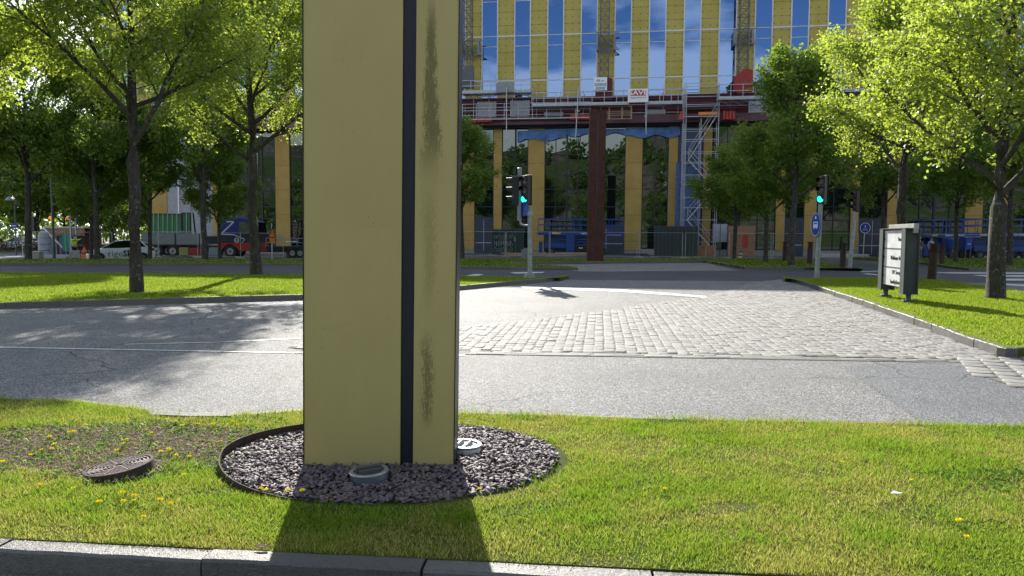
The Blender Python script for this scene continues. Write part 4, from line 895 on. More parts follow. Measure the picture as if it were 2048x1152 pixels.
# ================================================================== SCAFFOLDS AND MAST PLATFORMS (stand free of the wall)
def bt(name, label, cat, group=None): return thing(name, label, cat, B0, -BA, group)
def mast(cx, ytop_unit, label, drive_mat, w=.78, tie=(62, 96)):
    off = -1.6; t = bt('mast_climber', label, 'mast lift', 'mast lifts up the facade'); u, _ = FAC(cx, 100, off); z0 = FAC(cx, ytop_unit+28, off)[1]; z1 = 25.2
    mb = MB(); h = w/2
    for sx in (-h, h):
        for sy in (-h, h): mb.bar((u+sx, off+sy, z0), (u+sx, off+sy, z1), .07)
    z = z0; k = 0
    while z < z1-.8:
        for sy in (-h, h):
            mb.bar((u-h, off+sy, z), (u+h, off+sy, z), .045); mb.bar((u-h, off+sy, z), (u+h, off+sy, z+.75), .035); mb.bar((u+h, off+sy, z), (u-h, off+sy, z+.75), .035)
        for sx in (-h, h): mb.bar((u+sx, off-h, z), (u+sx, off+h, z+.75 if k % 2 else z), .04)
        z += .75; k += 1
    mb.build('lattice_mast', M['steel_dark'], t)
    ta, zt = FAC(cx-16, tie[0], off); tb, zbt = FAC(cx+18, tie[1], off); mb = MB(); mb.bar((ta, off+.5, zt), (tb+.5, off+.5, zt), .1); mb.bar((ta, off+.5, zbt), (tb+.5, off+.5, zbt), .1); mb.bar((ta, off+.5, zt), (tb+.5, off+.5, zbt), .08); mb.box(ta, ta+.15, off+.4, -.1, zbt, zt); mb.box(tb, tb+.15, off+.4, -.1, zbt, zt)
    mb.build('wall_tie', M['grey'], t)
    zc = FAC(cx, ytop_unit, off)[1]; mb = MB(); mb.prism_xz([(u-.75, zc-1.9), (u+.75, zc-1.9), (u+.75, zc), (u+.1, zc+.15), (u-.75, zc-.5)], off-.7, off-.45); mb.prism_xz([(u-.75, zc-1.9), (u-.5, zc-1.9), (u-.5, zc-.3), (u-.75, zc-.5)], off-.44, off+.5)
    mb.build('drive_unit', drive_mat, t, bevel=.02)
    return t, u, zc
dk = plain('drive_maroon', (.11, .012, .015), .6)
mast(935, 138, 'mast lift at the left, beside the right edge of the pylon', M['steel_dark'], tie=(80, 106)); tm, um, zm = mast(1209, 160, 'mast lift in the middle carrying the white control cabinet', dk); mast(1487, 143, 'mast lift at the right with a red drive unit', plain('drive_red', (.28, .02, .015), .6), tie=(55, 84))
# white cabinet on the middle mast
ca, cz1 = FAC(1188, 155, -2.5); cb, cz0 = FAC(1214, 181, -2.5); mb = MB(); mb.box(ca, cb, -2.6, -2.35, cz0, cz1); cab = mb.build('control_cabinet', M['white'], tm, bevel=.02); mb = MB(); h = cz1-cz0; w = cb-ca
mb.box(ca+.2*w, ca+.48*w, -2.63, -2.602, cz1-.33*h, cz1-.17*h); mb.box(ca+.6*w, ca+.75*w, -2.63, -2.602, cz1-.33*h, cz1-.22*h)
for j in range(5): mb.box(ca+.07*w+j*.178*w, ca+.07*w+j*.178*w+.15*w, -2.63, -2.602, cz1-.65*h, cz1-.45*h)
for j in range(3): mb.box(ca+.15*w+j*.24*w, ca+.15*w+j*.24*w+.21*w, -2.63, -2.602, cz1-.93*h, cz1-.73*h)
mb.build('notice', plain('notice_grey', (.30, .38, .45), .6), cab)
def platform(label, a, b, ytop, ydeck, ybot, off=-2.6, posts=7, deckmat='alu', truss=True, kick=True):
    t = bt('work_platform', label, 'work platform', 'work platforms along the facade'); ua, z1 = FAC(a, ytop, off); ub_, _ = FAC(b, ytop, off); zd = FAC((a+b)/2, ydeck, off)[1]; zb_ = FAC((a+b)/2, ybot, off)[1]; z1 = FAC((a+b)/2, ytop, off)[1]
    mb = MB(); mb.box(ua, ub_, off, off+1.2, zd-.09, zd); mb.build('deck', M[deckmat], t)
    mb = MB(); n = posts
    for i in range(n+1):
        u = ua+(ub_-ua)*i/n; mb.bar((u, off, zd), (u, off, z1), .055)
    for fz in (1, .55): mb.bar((ua, off, zd+(z1-zd)*fz), (ub_, off, zd+(z1-zd)*fz), .05)
    for u in (ua, ub_):
        mb.bar((u, off+1.2, zd), (u, off+1.2, z1), .05)
        for fz in (1, .55): mb.bar((u, off, zd+(z1-zd)*fz), (u, off+1.2, zd+(z1-zd)*fz), .05)
    mb.build('guard_rail', M['alu'], t)
    if kick: mb = MB(); mb.box(ua+.05, ub_-.05, off-.03, off-.003, zd, zd+.18); mb.build('kick_board', M['alu'], t)
    if truss:
        mb = MB(); mb.bar((ua, off+.1, zb_), (ub_, off+.1, zb_), .07); n = max(2, int((ub_-ua)/.9))
        for i in range(n):
            u0, u1_ = ua+(ub_-ua)*i/n, ua+(ub_-ua)*(i+1)/n; mb.bar((u0, off+.1, zd-.1), (u1_, off+.1, zb_), .05); mb.bar((u1_, off+.1, zd-.1), (u1_, off+.1, zb_), .04)
        mb.build('truss', M['steel_dark'], t)
    return t
pf = platform('long grey platform left of the middle mast, with a boxed bay over dark trusses', 922, 1062, 160, 184, 196)
ua, z1 = FAC(992, 166, -2.7); ub_, z0 = FAC(1028, 184, -2.7); mb = MB(); mb.box(ua, ub_, -2.72, -2.66, z0, z1); mb.build('infill_panel', M['grey'], pf)
platform('lower middle platform running behind the white cabinet to the banner', 1064, 1258, 184, 209, 216, posts=8, truss=False)
platform('middle platform right of the banner', 1297, 1366, 178, 206, 210, posts=3, truss=False)
platform('right platform beyond the scaffold stair, mostly behind the tree', 1438, 1560, 168, 196, 210, posts=5)
platform('far right platform behind the sunlit crown', 1640, 1900, 150, 180, 196, posts=9)
platform('long thin walkway rail along the maroon ledge', 925, 1180, 206, 236, 240, off=-1.7, posts=9, truss=False, kick=False)
bn = bt('banner', 'white banner with SAVE in white letters on a red bar, hung on the platform rail', 'banner'); ua, z1 = FAC(1256, 178, -2.75); ub_, z0 = FAC(1296, 204, -2.75)
mb = MB(); mb.box(ua, ub_, -2.76, -2.73, z0, z1); mb.build('cloth', M['white'], bn); w = ub_-ua; h = z1-z0
mb = MB(); mb.box(ua+.12*w, ub_-.10*w, -2.775, -2.762, z1-.52*h, z1-.10*h); mb.build('red_bar', M['red'], bn)
text('lettering', 'SAVE', h*.46, M['white'], bn, (ua+.51*w, -2.785, z1-.31*h), sx=1.35, bold=.012, depth=.006); text('small_lettering', 'Byggnadsställ AB', h*.17, M['black'], bn, (ua+.51*w, -2.765, z1-.66*h), sx=1.0)
# scaffold stair tower
st = bt('scaffold_stair', 'aluminium scaffold tower with a white and black striped stair, right of centre', 'scaffold'); off0, off1 = -2.2, -.8
xa, _ = FAC(1366, 300, off0); xb, _ = FAC(1436, 300, off0); ztop = FAC(1400, 168, off0)[1]; mb = MB()
for x in (xa, xa+(xb-xa)*.07, (xa+xb)/2, xb):
    for o_ in (off0, off1): mb.bar((x, o_, -.1), (x, o_, ztop if x != (xa+xb)/2 else ztop-3), .06)
zz = -.1; k = 0
while zz < ztop-.5:
    for o_ in (off0, off1): mb.bar((xa, o_, zz+.4), (xb, o_, zz+.4), .05); mb.bar((xa, o_, zz+1.3), (xb, o_, zz+1.3), .045)
    mb.bar((xa, off0, zz+.4), (xa, off1, zz+.4), .05); mb.bar((xb, off0, zz+.4), (xb, off1, zz+.4), .05); zz += 2.0; k += 1
mb.build('frame', M['alu'], st)
zs = [FAC(1400, y, off0)[1] for y in (500, 440, 378, 320, 232)]
for i in range(4):
    z0, z1 = zs[i], zs[i+1]; lft = i % 2 == 0; x0, x1 = (xb-.2, xa+.5) if lft else (xa+.5, xb-.2)
    mb = MB(); mb.bar((x0, off0-.06, z0), (x1, off0-.06, z1), .22, .05); mb.bar((x0, off0+.6, z0), (x1, off0+.6, z1), .22, .05); fl = mb.build('stair_flight', M['dirty_white'], st)
    mb = MB(); n = 10
    for j in range(n):
        tt = (j+.5)/n; x = x0+(x1-x0)*tt; z = z0+(z1-z0)*tt; mb.box(x-.13, x+.13, off0-.02, off0+.58, z-.02, z+.02)
        if j % 2: mb.bar((x-.08*(1 if x1 > x0 else -1), off0-.09, z-.06), (x+.08*(1 if x1 > x0 else -1), off0-.09, z+.06), .12, .012)
    mb.build('treads', M['black'], fl)
    mb = MB(); mb.bar((x0, off0-.08, z0+1.0), (x1, off0-.08, z1+1.0), .045); mb.bar((x0, off0-.08, z0+.6), (x1, off0-.08, z1+.6), .04); mb.bar((x0, off0-.08, z0), (x0, off0-.08, z0+1.0), .045); mb.build('handrail', M['alu'], fl)
for y in (208, 232): 
    z = FAC(1400, y, off0)[1]; mb = MB(); mb.box(xa, xb, off0+.02, off1, z-.05, z); mb.build('deck', M['alu'], st)
mb = MB(); z = FAC(1400, 227, off0)[1]; mb.box(FAC(1402, 0, off0)[0], xb-.1, off0-.04, off0-.0, z-.12, z+.12); mb.build('toe_board', M['orange'], st)
mb = MB(); z1, z0 = FAC(1362, 218, off0)[1], FAC(1362, 240, off0)[1]; x1 = FAC(1366, 230, off0)[0]; mb.prism_xz([(x1-.5, z0), (x1-.02, z0), (x1-.02, z1), (x1-.3, z1-.5)], off0-.3, off0-.1); o = mb.build('flag', M['red'], st)
# the blue sheet inside the scaffold
mb = MB(); x0, z1 = FAC(1352, 326, -.7); x1, _ = FAC(1404, 330, -.7)
for j in range(6): mb.box(x0+(x1-x0)*j/6, x0+(x1-x0)*(j+1)/6-.01, -.72+.04*(j % 2), -.70+.04*(j % 2), 2.2, z1)
sh = mb.build('tarpaulin', plain('dull_blue_sheet', (.05, .10, .24), .6, var=.4)); sh.location = B0; sh.rotation_euler = (0, 0, -BA); tag(sh, 'tall blue tarpaulin hanging inside the scaffold stair tower', 'tarpaulin')
# loose poles, pallet frame, red skips
for px, y0, y1, lb in [(1013, 175, 278, 'long vertical scaffold pole in front of the two pale nets'), (1155, 176, 280, 'slightly leaning vertical scaffold pole left of the rusty column'), (1292, 205, 268, 'vertical pole under the right end of the banner')]:
    u, z1 = FAC(px+(2 if px == 1155 else 0), y0, -2.9); u2_, z0 = FAC(px-(4 if px == 1155 else 0), y1, -2.9); mb = MB(); mb.tube((u2_, -2.9, z0), (u, -2.9, z1), .045, n=8); mb.box(u-.12, u+.12, -2.96, -2.84, z0+(z1-z0)*.55, z0+(z1-z0)*.55+.1)
    o = mb.build('scaffold_pole', M['alu']); o.location = B0; o.rotation_euler = (0, 0, -BA); tag(o, lb, 'pole')
ua, z1 = FAC(1203, 214, -1.9); ub_, z0 = FAC(1264, 238, -1.9); pt = bt('timber_rack', 'pale timber rack with slats right of the rusty column head', 'timber rack'); mb = MB(); h = z1-z0
for fz in (0.02, .32, .62): mb.bar((ua+.5, -1.95, z0+fz*h), (ub_, -1.95, z0+fz*h), .13, .05)
mb.bar((ua, -1.95, z1), (ub_, -1.95, z1), .14, .08); mb.build('slats', M['wood'], pt); mb = MB()
for x in (ua+.7, ub_-.9, ub_-.07): mb.bar((x, -1.88, z0), (x, -1.88, z1), .12, .06)
mb.build('uprights', M['wood'], pt)
for a, b, y0, y1, lb in [(925, 985, 237, 243, 'long low red box at the left end of the ledge'), (1140, 1181, 229, 238, 'red box on the ledge just left of the rusty column'), (1445, 1470, 222, 238, 'red sheeted load on the ledge right of the scaffold stair')]:
    ua, z1 = FAC(a, y0, -1.4); ub_, z0 = FAC(b, y1, -1.4); mb = MB(); n = 4
    for j in range(n): mb.box(ua+(ub_-ua)*j/n+.03, ua+(ub_-ua)*(j+1)/n-.03, -1.6, -1.2, z0, z1-.05*(j % 2))
    mb.box(ua, ub_, -1.62, -1.18, z0-.06, z0); o = mb.build('red_crate', M['red'], bevel=.02); o.location = B0; o.rotation_euler = (0, 0, -BA); tag(o, lb, 'crate')
# ================================================================== STREET FURNITURE
def gz(p): return zg(p.x, p.y)
def disc(mb, c, r, y0, y1, n=28):
    vs = [(c[0]+r*math.cos(2*PI*i/n), y, c[1]+r*math.sin(2*PI*i/n)) for y in (y0, y1) for i in range(n)]
    return mb.add(vs, [tuple(range(n)), tuple(range(2*n-1, n-1, -1))]+[(i, n+i, n+(i+1) % n, (i+1) % n) for i in range(n)])
q = NM('green_signal_light'); q.set(Base_Color=(.0, .35, .25), Roughness=.3, Emission_Color=(.02, 1.0, .72), Emission_Strength=1.4); M['lamp_green'] = q.m
M['lens_off'] = plain('unlit_red_lens', (.045, .012, .010), .3); M['head'] = plain('signal_black', (.008, .008, .009), .5)
def head(t, x, y, z, rz, lit=True, back=False):
    """three-lamp signal head, centre x,y,z in the thing's frame, lamps facing local -y turned by rz"""
    Mt = Matrix.Translation((x, y, z)) @ Matrix.Rotation(rz, 4, 'Z')
    mb = MB(); mb.box(-.15, .15, -.06, .16, -.50, .50); mb.box(-.18, .18, .16, .172, -.54, .54); mb.xform(Mt); h = mb.build('signal_head', M['head'], t, bevel=.012)
    for i, zz in enumerate((.33, 0, -.33)):
        mb = MB(); disc(mb, (0, zz), .115, -.075, -.061); mb.xform(Mt); mb.build('lens', M['lamp_green'] if (lit and i == 2) else M['lens_off'], h)
        mb = MB(); n = 16; vs = []
        for y_ in (-.062, -.27):
            for k in range(n+1):
                a = -.25+(PI+.5)*k/n; r = .135 if y_ > -.1 else .125; vs += [(r*math.cos(a), y_ + (.07*(1-math.sin(a)) if y_ < -.1 else 0), zz+r*math.sin(a))]
        mb.add(vs, [(k, k+1, n+1+k+1, n+1+k) for k in range(n)]); mb.xform(Mt); v = mb.build('visor', M['head'], h); s = v.modifiers.new('s', 'SOLIDIFY'); s.thickness = .006
        if lit and not back: 
            mb = MB(); mb.box(-.09, .09, -.25, -.08, zz+.128, zz+.135); mb.xform(Mt)
def sgn_z(px, py, p): return AT(px, py, p.y).z
# left signal
p = G(1060, 556, LZ); t = thing('traffic_light', 'green traffic light on a cranked pole at the tip of the left lawn', 'traffic light', p)
ppm = F0/p.y
mb = MB(); zt = sgn_z(1058, 415, p)-LZ; mb.tube((0, 0, 0), (-.03, 0, zt), .085, .075, 14); mb.tube((-.03, 0, zt), (-.03, 0, zt+.04), .09, .09, 14); mb.build('pole', M['pole'], t, smooth=True)
mb = MB(); mb.prism_xz([(-.22, -.06), (.22, -.06), (.16, .14), (.05, .20), (-.12, .19), (-.20, .1)], -.16, .16); mb.build('base', M['concrete'], t, bevel=.03)
xm = -(1060-1038)/ppm; za, zb2 = sgn_z(1038, 450, p)-LZ, sgn_z(1038, 338, p)-LZ
mb = MB(); mb.tube((xm, 0, za+.15), (xm, 0, zb2), .075, .075, 12); mb.lathe([(.085, 0), (.085, .05), (.07, .06)], 14, (xm, 0, zb2-.02)); mb.build('upper_mast', M['grey'], t, smooth=True)
mb = MB(); mb.path([(xm, 0, za+.2), (xm+.06, 0, za+.02), (xm+.2, 0, za-.02), (-.03, 0, za-.01)], .04, 8); mb.build('bracket', M['steel'], t); mb = MB(); mb.box(-.15, .1, -.1, .1, zt-.28, zt-.12); mb.build('clamp', M['steel'], t)
hz = sgn_z(1047, 380, p)-LZ; head(t, -(1060-1049)/ppm, -.06, hz, R(-38)); head(t, -(1060-1029)/ppm-.05, .05, hz-.02, R(-92), False)
mb = MB(); disc(mb, (0, 0), .26, -.02, 0, 24); mb.xform(Matrix.Translation((-(1060-1048)/ppm, -.15, sgn_z(1048, 418, p)-LZ)) @ Matrix.Rotation(R(-62), 4, 'Z')); mb.build('sign_plate', M['sign_blue'], t)
# right signal
p = G(1633, 557, LZ); t = thing('traffic_light', 'green traffic light with a round blue sign on its straight pole, right lawn corner', 'traffic light', p); ppm = F0/p.y
zt = sgn_z(1635, 408, p)-LZ; mb = MB(); mb.tube((0, 0, 0), (.06, 0, zt), .09, .08, 14); mb.build('pole', M['pole'], t, smooth=True)
hz = sgn_z(1636, 380, p)-LZ; head(t, .07, -.02, hz, R(-52)); mb = MB(); mb.tube((.07, .02, hz-.62), (.07, .02, hz-.5), .05); mb.box(.2, .235, -.05, .16, hz-.53, hz+.55); mb.build('backing_board', M['grey'], t)
zs_ = sgn_z(1628, 449, p)-LZ; Ms = Matrix.Translation((-.13, -.10, zs_)) @ Matrix.Rotation(R(-90), 4, 'Z')
mb = MB(); disc(mb, (0, 0), .42, -.01, .012, 36); mb.xform(Ms); s_ = mb.build('sign_plate', M['sign_blue'], t)
mb = MB(); mb.box(-.20, .20, -.018, -.0125, -.12, .10); mb.cur = 1; mb.box(-.15, .15, -.022, -.0185, .01, .06); mb.cur = 0
for x_ in (-.12, .12): disc(mb, (x_, -.13), .04, -.018, -.0125, 12)
mb.prism_xz([(-.06, .2), (.06, .2), (.06, .27), (0, .33), (-.06, .27)], -.018, -.0125); mb.xform(Ms); mb.build('sign_symbol', [M['white'], M['sign_blue']], s_)
n = 36; mb = MB(); vs = [(r*math.cos(2*PI*i/n), -.013, r*math.sin(2*PI*i/n)) for r in (.40, .42) for i in range(n)]; mb.add(vs, [(i, (i+1) % n, n+(i+1) % n, n+i) for i in range(n)]); mb.xform(Ms); mb.build('sign_border', M['white'], s_)
mb = MB()
for dz in (-.2, .2): mb.box(-.1, .08, -.07, .07, zs_+dz-.03, zs_+dz+.03)
mb.build('clamp', M['steel'], t)
# third signal seen from the side
p = G(1699, 537, .1); t = thing('traffic_light', 'unlit black traffic light on a pale pole, further back between two bollards', 'traffic light', p); zt = sgn_z(1705, 424, p)-.1
mb = MB(); mb.tube((0, 0, 0), (.18, 0, zt), .10, .085, 12); mb.build('pole', M['pole'], t, smooth=True); head(t, .18, 0, zt+.55, R(-75), False)
# round blue path sign
p = G(1726, 518); p.z = gz(p); t = thing('road_sign', 'round blue pedestrian and cycle path sign on a thin post', 'road sign', p); zc = sgn_z(1728, 456, p)-p.z; r = 10.5/F0*p.y
mb = MB(); mb.tube((0, 0, 0), (.05, 0, zc+r), .035, n=8); mb.build('post', M['steel'], t); mb = MB(); disc(mb, (.05, zc), r, -.07, -.05, 30); s_ = mb.build('sign_plate', M['sign_blue'], t)
mb = MB(); vs = [(.05+k_*math.cos(2*PI*i/n), -.075, zc+k_*math.sin(2*PI*i/n)) for k_ in (r*.9, r) for i in range(n)]; mb.add(vs, [(i, (i+1) % n, n+(i+1) % n, n+i) for i in range(n)]); mb.build('sign_border', M['white'], s_)
mb = MB(); disc(mb, (.05, zc+.2), .035, -.078, -.071, 10); mb.prism_xz([(0.0, zc+.02), (.03, zc+.02), (.05, zc+.08), (.07, zc+.02), (.10, zc+.02), (.08, zc+.15), (.02, zc+.15)], -.078, -.071)
for x_ in (-.06, .16):
    vs = [(x_+k_*math.cos(2*PI*i/14), -.075, zc-.13+k_*math.sin(2*PI*i/14)) for k_ in (.045, .065) for i in range(14)]; mb.add(vs, [(i, (i+1) % 14, 14+(i+1) % 14, 14+i) for i in range(14)])
mb.box(-.06, .16, -.078, -.071, zc-.1, zc-.08); mb.build('sign_symbol', M['white'], s_)
# bollards
bmb = MB(); bmb.lathe([(.15, 0), (.15, 1.02)], 18); 
for i in range(5): bmb.lathe([(.115, 1.02+i*.065), (.115, 1.05+i*.065)], 18, cap=False); bmb.lathe([(.15, 1.05+i*.065), (.16, 1.055+i*.065), (.16, 1.08+i*.065), (.13, 1.085+i*.065)], 18)
bol = None
for px, py, s, lb in [(1863, 560, 1.0, 'rusty louvred bollard standing right of the direction board, nearest of all'), (1685, 536, .97, 'rusty bollard just left of the black unlit traffic light'), (1619, 529, .97, 'rusty bollard just left of the right traffic light pole'), (1569, 523, .95, 'rusty bollard between two trunks of the small right group'), (1883, 529, .92, 'rusty bollard behind and right of the nearest bollard')]:
    p = G(px, py, .1); t = thing('bollard', lb, 'bollard', p, random.uniform(-.3, .3), 'rusty bollards'); t.scale = (s*.98, s*.98, s)
    t.rotation_euler[1] = R(2.2 if px == 1863 else .8)
    if bol is None: bol = bmb.build('post', M['rust_dark'], t, smooth=True)
    else: o = bol.copy(); C.objects.link(o); o.parent = t
# direction board
fl, fr = G(1771, 595, LZ), G(1816, 606, LZ); mid = (fl+fr)/2; dv = fr-fl; Wb = dv.length; rz = math.atan2(dv.y, dv.x)
t = thing('direction_board', 'dark grey direction board with white panels of place names, on the right lawn', 'direction board', mid, rz)
ztop = AT(1806, 447, fr.y).z-LZ; hw_ = Wb/2; M['board'] = plain('board_grey', (.055, .065, .065), .55, var=.2)
for sx in (-1, 1):
    mb = MB(); x = sx*hw_; mb.box(x-.13, x+.13, -.16, -.145, .22, ztop-.12); mb.box(x-.13, x+.13, .145, .16, .22, ztop-.12); mb.box(x-.012, x+.012, -.144, .144, .22, ztop-.12); mb.box(x-.135, x+.135, -.17, .17, .205, .219); mb.build('side_post', M['board'], t)
for sx in (-1, 1):
    mb = MB(); mb.box(sx*hw_-.04, sx*hw_+.04, -.05, .05, .03, .204); mb.prism_xz([(sx*hw_-.14, -.02), (sx*hw_+.14, -.02), (sx*hw_+.05, .07), (sx*hw_-.05, .07)], -.12, .12); mb.build('foot', M['steel_dark'], t, bevel=.01)
mb = MB(); mb.box(-hw_-.05, hw_+.12, .02, .13, ztop-.22, ztop); mb.build('top_beam', M['concrete'], t, bevel=.01)
mb = MB(); mb.box(-hw_-.13, hw_+.13, -.165, .01, ztop-.118, ztop-.10); mb.build('cap', M['board'], t)
zs4 = [.34, .34+(ztop-.5)*.34, .34+(ztop-.5)*.68, ztop-.14]; xl, xr = -hw_+.015, hw_-.015
for i in range(3):
    mb = MB(); mb.box(xl, xr, -.10, -.085, zs4[i]+.012, zs4[i+1]-.012); pn = mb.build('name_panel', M['dirty_white'], t)
    zc = (zs4[i]+zs4[i+1])/2; s_ = .17
    text('arrow', '\u2192' if False else '>', .12, M['black'], pn, (xl+.1, -.108, zc), bold=.004)
    mb = MB(); mb.box(xl+.05, xl+.13, -.104, -.1005, zc-.008, zc+.008); mb.build('arrow_shaft', M['black'], pn)
    rows = {2: ['Pumpg'], 1: ['Waldemar Nore'], 0: ['SVT Sveriges', 'LundbyStrandv']}[i]
    for j, rr in enumerate(rows):
        zz = zc+(.11-.23*j if len(rows) > 1 else 0); 
        text('lettering', rr, .145, M['black'], pn, (xr-.14, -.103, zz), sx={'Pumpg': .95, 'Waldemar Nore': .88}.get(rr, .95), bold=-.002, align='RIGHT')
mb = MB()
for i in (1, 2): mb.box(xl, xr, -.11, -.08, zs4[i]-.011, zs4[i]+.011)
mb.build('divider', M['board'], t)
# rusty column
p = G(1190, 522, LZ); t = thing('steel_column', 'tall dark red rusted steel column of H section standing alone on the far grass strip', 'column', (p.x, p.y, 0)); w = 31.5/F0*p.y; hc = AT(1193, 220, p.y).z
mb = MB(); mb.box(-w/2, -.035, -.3, .3, .02, hc); mb.box(.035, w/2, -.3, .3, .02, hc-.03); mb.box(-.034, .034, -.2, .25, .02, hc-.1); mb.build('web', M['rust'], t, bevel=.01)
mb = MB(); mb.box(-.022, .022, -.26, -.21, .05, hc-.2); mb.build('light_slot', M['steel_dark'], t); mb = MB(); mb.box(-w/2-.12, w/2+.12, -.4, .4, -.02, .06); mb.build('base_plate', M['concrete'], t); t.rotation_euler = (0, R(.3), 0)

# ================================================================== SITE FENCE
def fence_proto():
    t = thing('fence_panel', 'x', 'fence panel', (0, 0, 0)); L = 3.45
    mb = MB()
    for x in (.02, L-.02): mb.tube((x, 0, .05), (x, 0, 2.02), .024, n=6)
    for z in (.12, 2.0): mb.tube((.02, 0, z), (L-.02, 0, z), .020, n=6)
    mb.build('frame', M['steel'], t); mb = MB()
    for i in range(1, 24): mb.box(i*L/24-.003, i*L/24+.003, -.003, .003, .13, 1.99)
    for z in (.5, .95, 1.4, 1.75): mb.box(.04, L-.04, -.005, .005, z-.004, z+.004)
    mb.build('wire_mesh', M['steel_dark'], t); mb = MB(); mb.box(-.34, .34, -.11, .11, 0, .13); mb.build('foot_block', M['concrete'], t, bevel=.02); return t
fp = None; xs_ = []
X = -46.0
while X < 47:
    Y = 59.5+.6*math.sin(X*.35) - (.02*X)
    px_ = 1024+F0*(X+1.7)/Y
    if 600 < px_ < 880: X += 3.5; continue
    if fp is None: fp = fence_proto(); o = fp
    else: o = copy_tree(fp)
    o.location = (X, Y, zg(X, Y)); o.rotation_euler = (random.uniform(-.02, .02), 0, random.uniform(-.05, .05)); xs_.append((o, px_)); X += 3.5
ORD = ['first', 'second', 'third', 'fourth', 'fifth', 'sixth', 'seventh', 'eighth', 'ninth', 'tenth', 'eleventh', 'twelfth', 'thirteenth', 'fourteenth', 'fifteenth', 'sixteenth', 'seventeenth', 'eighteenth']
lf = [o for o, x in xs_ if x < 600]; rt = [o for o, x in xs_ if x >= 880]
for i, o in enumerate(lf): tag(o, f'wire site fence panel left of the pylon, {ORD[i]} from the left', 'fence panel', 'temporary site fence panels')
for i, o in enumerate(rt): tag(o, f'wire site fence panel right of the pylon, {ORD[i]} going right', 'fence panel', 'temporary site fence panels')

# ================================================================== LIFTS
def lift(X, Y, L, label, txt='GS-4390', rz=0.0, ht=1.0, lx=.62, rails=(0, .13, .42, .5, .86, 1.0), wh=.36):
    z = zg(X, Y); t = thing('scissor_lift', label, 'scissor lift', (X, Y, z), rz, 'blue scissor lifts'); t.scale = (1, 1, ht)
    zd = 1.78; mb = MB(); mb.box(0, L, -1.0, 1.0, zd, zd+.32); mb.build('deck', M['blue'], t, bevel=.01)
    mb = MB()
    for y in (-.98, .98):
        for f in rails: mb.box(f*L-.03 if f > 0 else 0, f*L+.03 if f < 1 else L, y-.02, y+.02, zd+.32, zd+1.40)
        for zz in (zd+.85, zd+1.36): mb.box(.0, L, y-.021, y+.021, zz, zz+.07)
        mb.box(L*.42, L*.50, y-.022, y+.022, zd+.32, zd+1.36) if False else None
    for x in (0, L-.04):
        for zz in (zd+.85, zd+1.36): mb.box(x, x+.04, -.96, .96, zz, zz+.07)
    mb.build('guard_rail', M['blue'], t)
    cl = L*.70; mb = MB(); mb.box(.65, .65+cl, -.85, .85, .62, 1.02); mb.build('chassis', M['blue'], t, bevel=.03)
    mb = MB(); mb.box(.55, .75+cl, -.6, .6, .30, .619); mb.build('underframe', M['black'], t)
    for k in range(3):
        for y in (-.55, .5):
            a = 1.08+k*.23; mb = MB(); mb.bar((.7, y, a), (.6+cl, y, a+.17), .09, .13); mb.bar((.7, y+.12, a+.17), (.6+cl, y+.12, a), .09, .13); mb.build('scissor_arm', M['blue'], t)
    mb = MB(); mb.box(.45+cl*.38, .45+cl*.52, -.99, -.86, .34, 1.78); mb.build('mast_cover', M['blue'], t, bevel=.02); mb = MB(); mb.box(.05, .38, -.99, -.75, .25, 1.22); mb.build('outrigger', M['blue'], t, bevel=.03)
    mb = MB(); mb.box(.45+cl*.53, .45+cl*.72, -.98, -.86, .45, .98); bx = mb.build('control_box', M['black'], t); text('lettering', '4x4', .22, M['white'], bx, (.45+cl*.625, -.99, .68), bold=.006)
    for x in (1.1, .35+cl):
        for y in (-.98, .72):
            mb = MB(); mb.lathe([(.18, 0), (wh-.03, 0), (wh, .03), (wh, .22), (wh-.03, .25), (.18, .25)], 24, cap=True); mb.xform(Matrix.Translation((x, y+.25, wh)) @ Matrix.Rotation(R(90), 4, 'X')); w_ = mb.build('wheel', M['rubber'], t, smooth=True)
            mb = MB(); mb.lathe([(.05, .0), (.17, -.01), (.18, .02)], 20); mb.xform(Matrix.Translation((x, y-.012, wh)) @ Matrix.Rotation(R(90), 4, 'X')); mb.build('hub', M['steel_dark'], w_)
    text('lettering', 'Genie '+txt, .24, M['white'], t, (L*.60, -1.006, zd+.17), bold=.004)
    mb = MB(); mb.box(L*.16, L*.26, -1.008, -1.001, zd+.09, zd+.23); mb.build('yellow_label', M['yellow'], t)
    mb = MB()
    for i in range(9): mb.box(L*.80+i*.14, L*.80+i*.14+.07, -1.006, -1.0, zd+.01, zd+.06)
    mb.build('hazard_stripe', M['white'], t); return t
p = G(1075, 509); Yl = 66.0; lift((1075-1024)/F0*Yl, Yl, 168/F0*Yl, 'blue scissor lift parked behind the rusty column, longest of the lifts')
lift((1834-1024)/F0*61, 61, 3.9, 'blue scissor lift at the right, left one of the pair behind the dark trunk', 'GS-4047', R(-4), 1.0, rails=(0, .2, .42, .6, .75, 1))
lift((1922-1024)/F0*61, 61.3, 6.2, 'blue scissor lift at the right, right one of the pair, partly behind the mossy trunk', 'GS-5390', R(-3), 1.03)
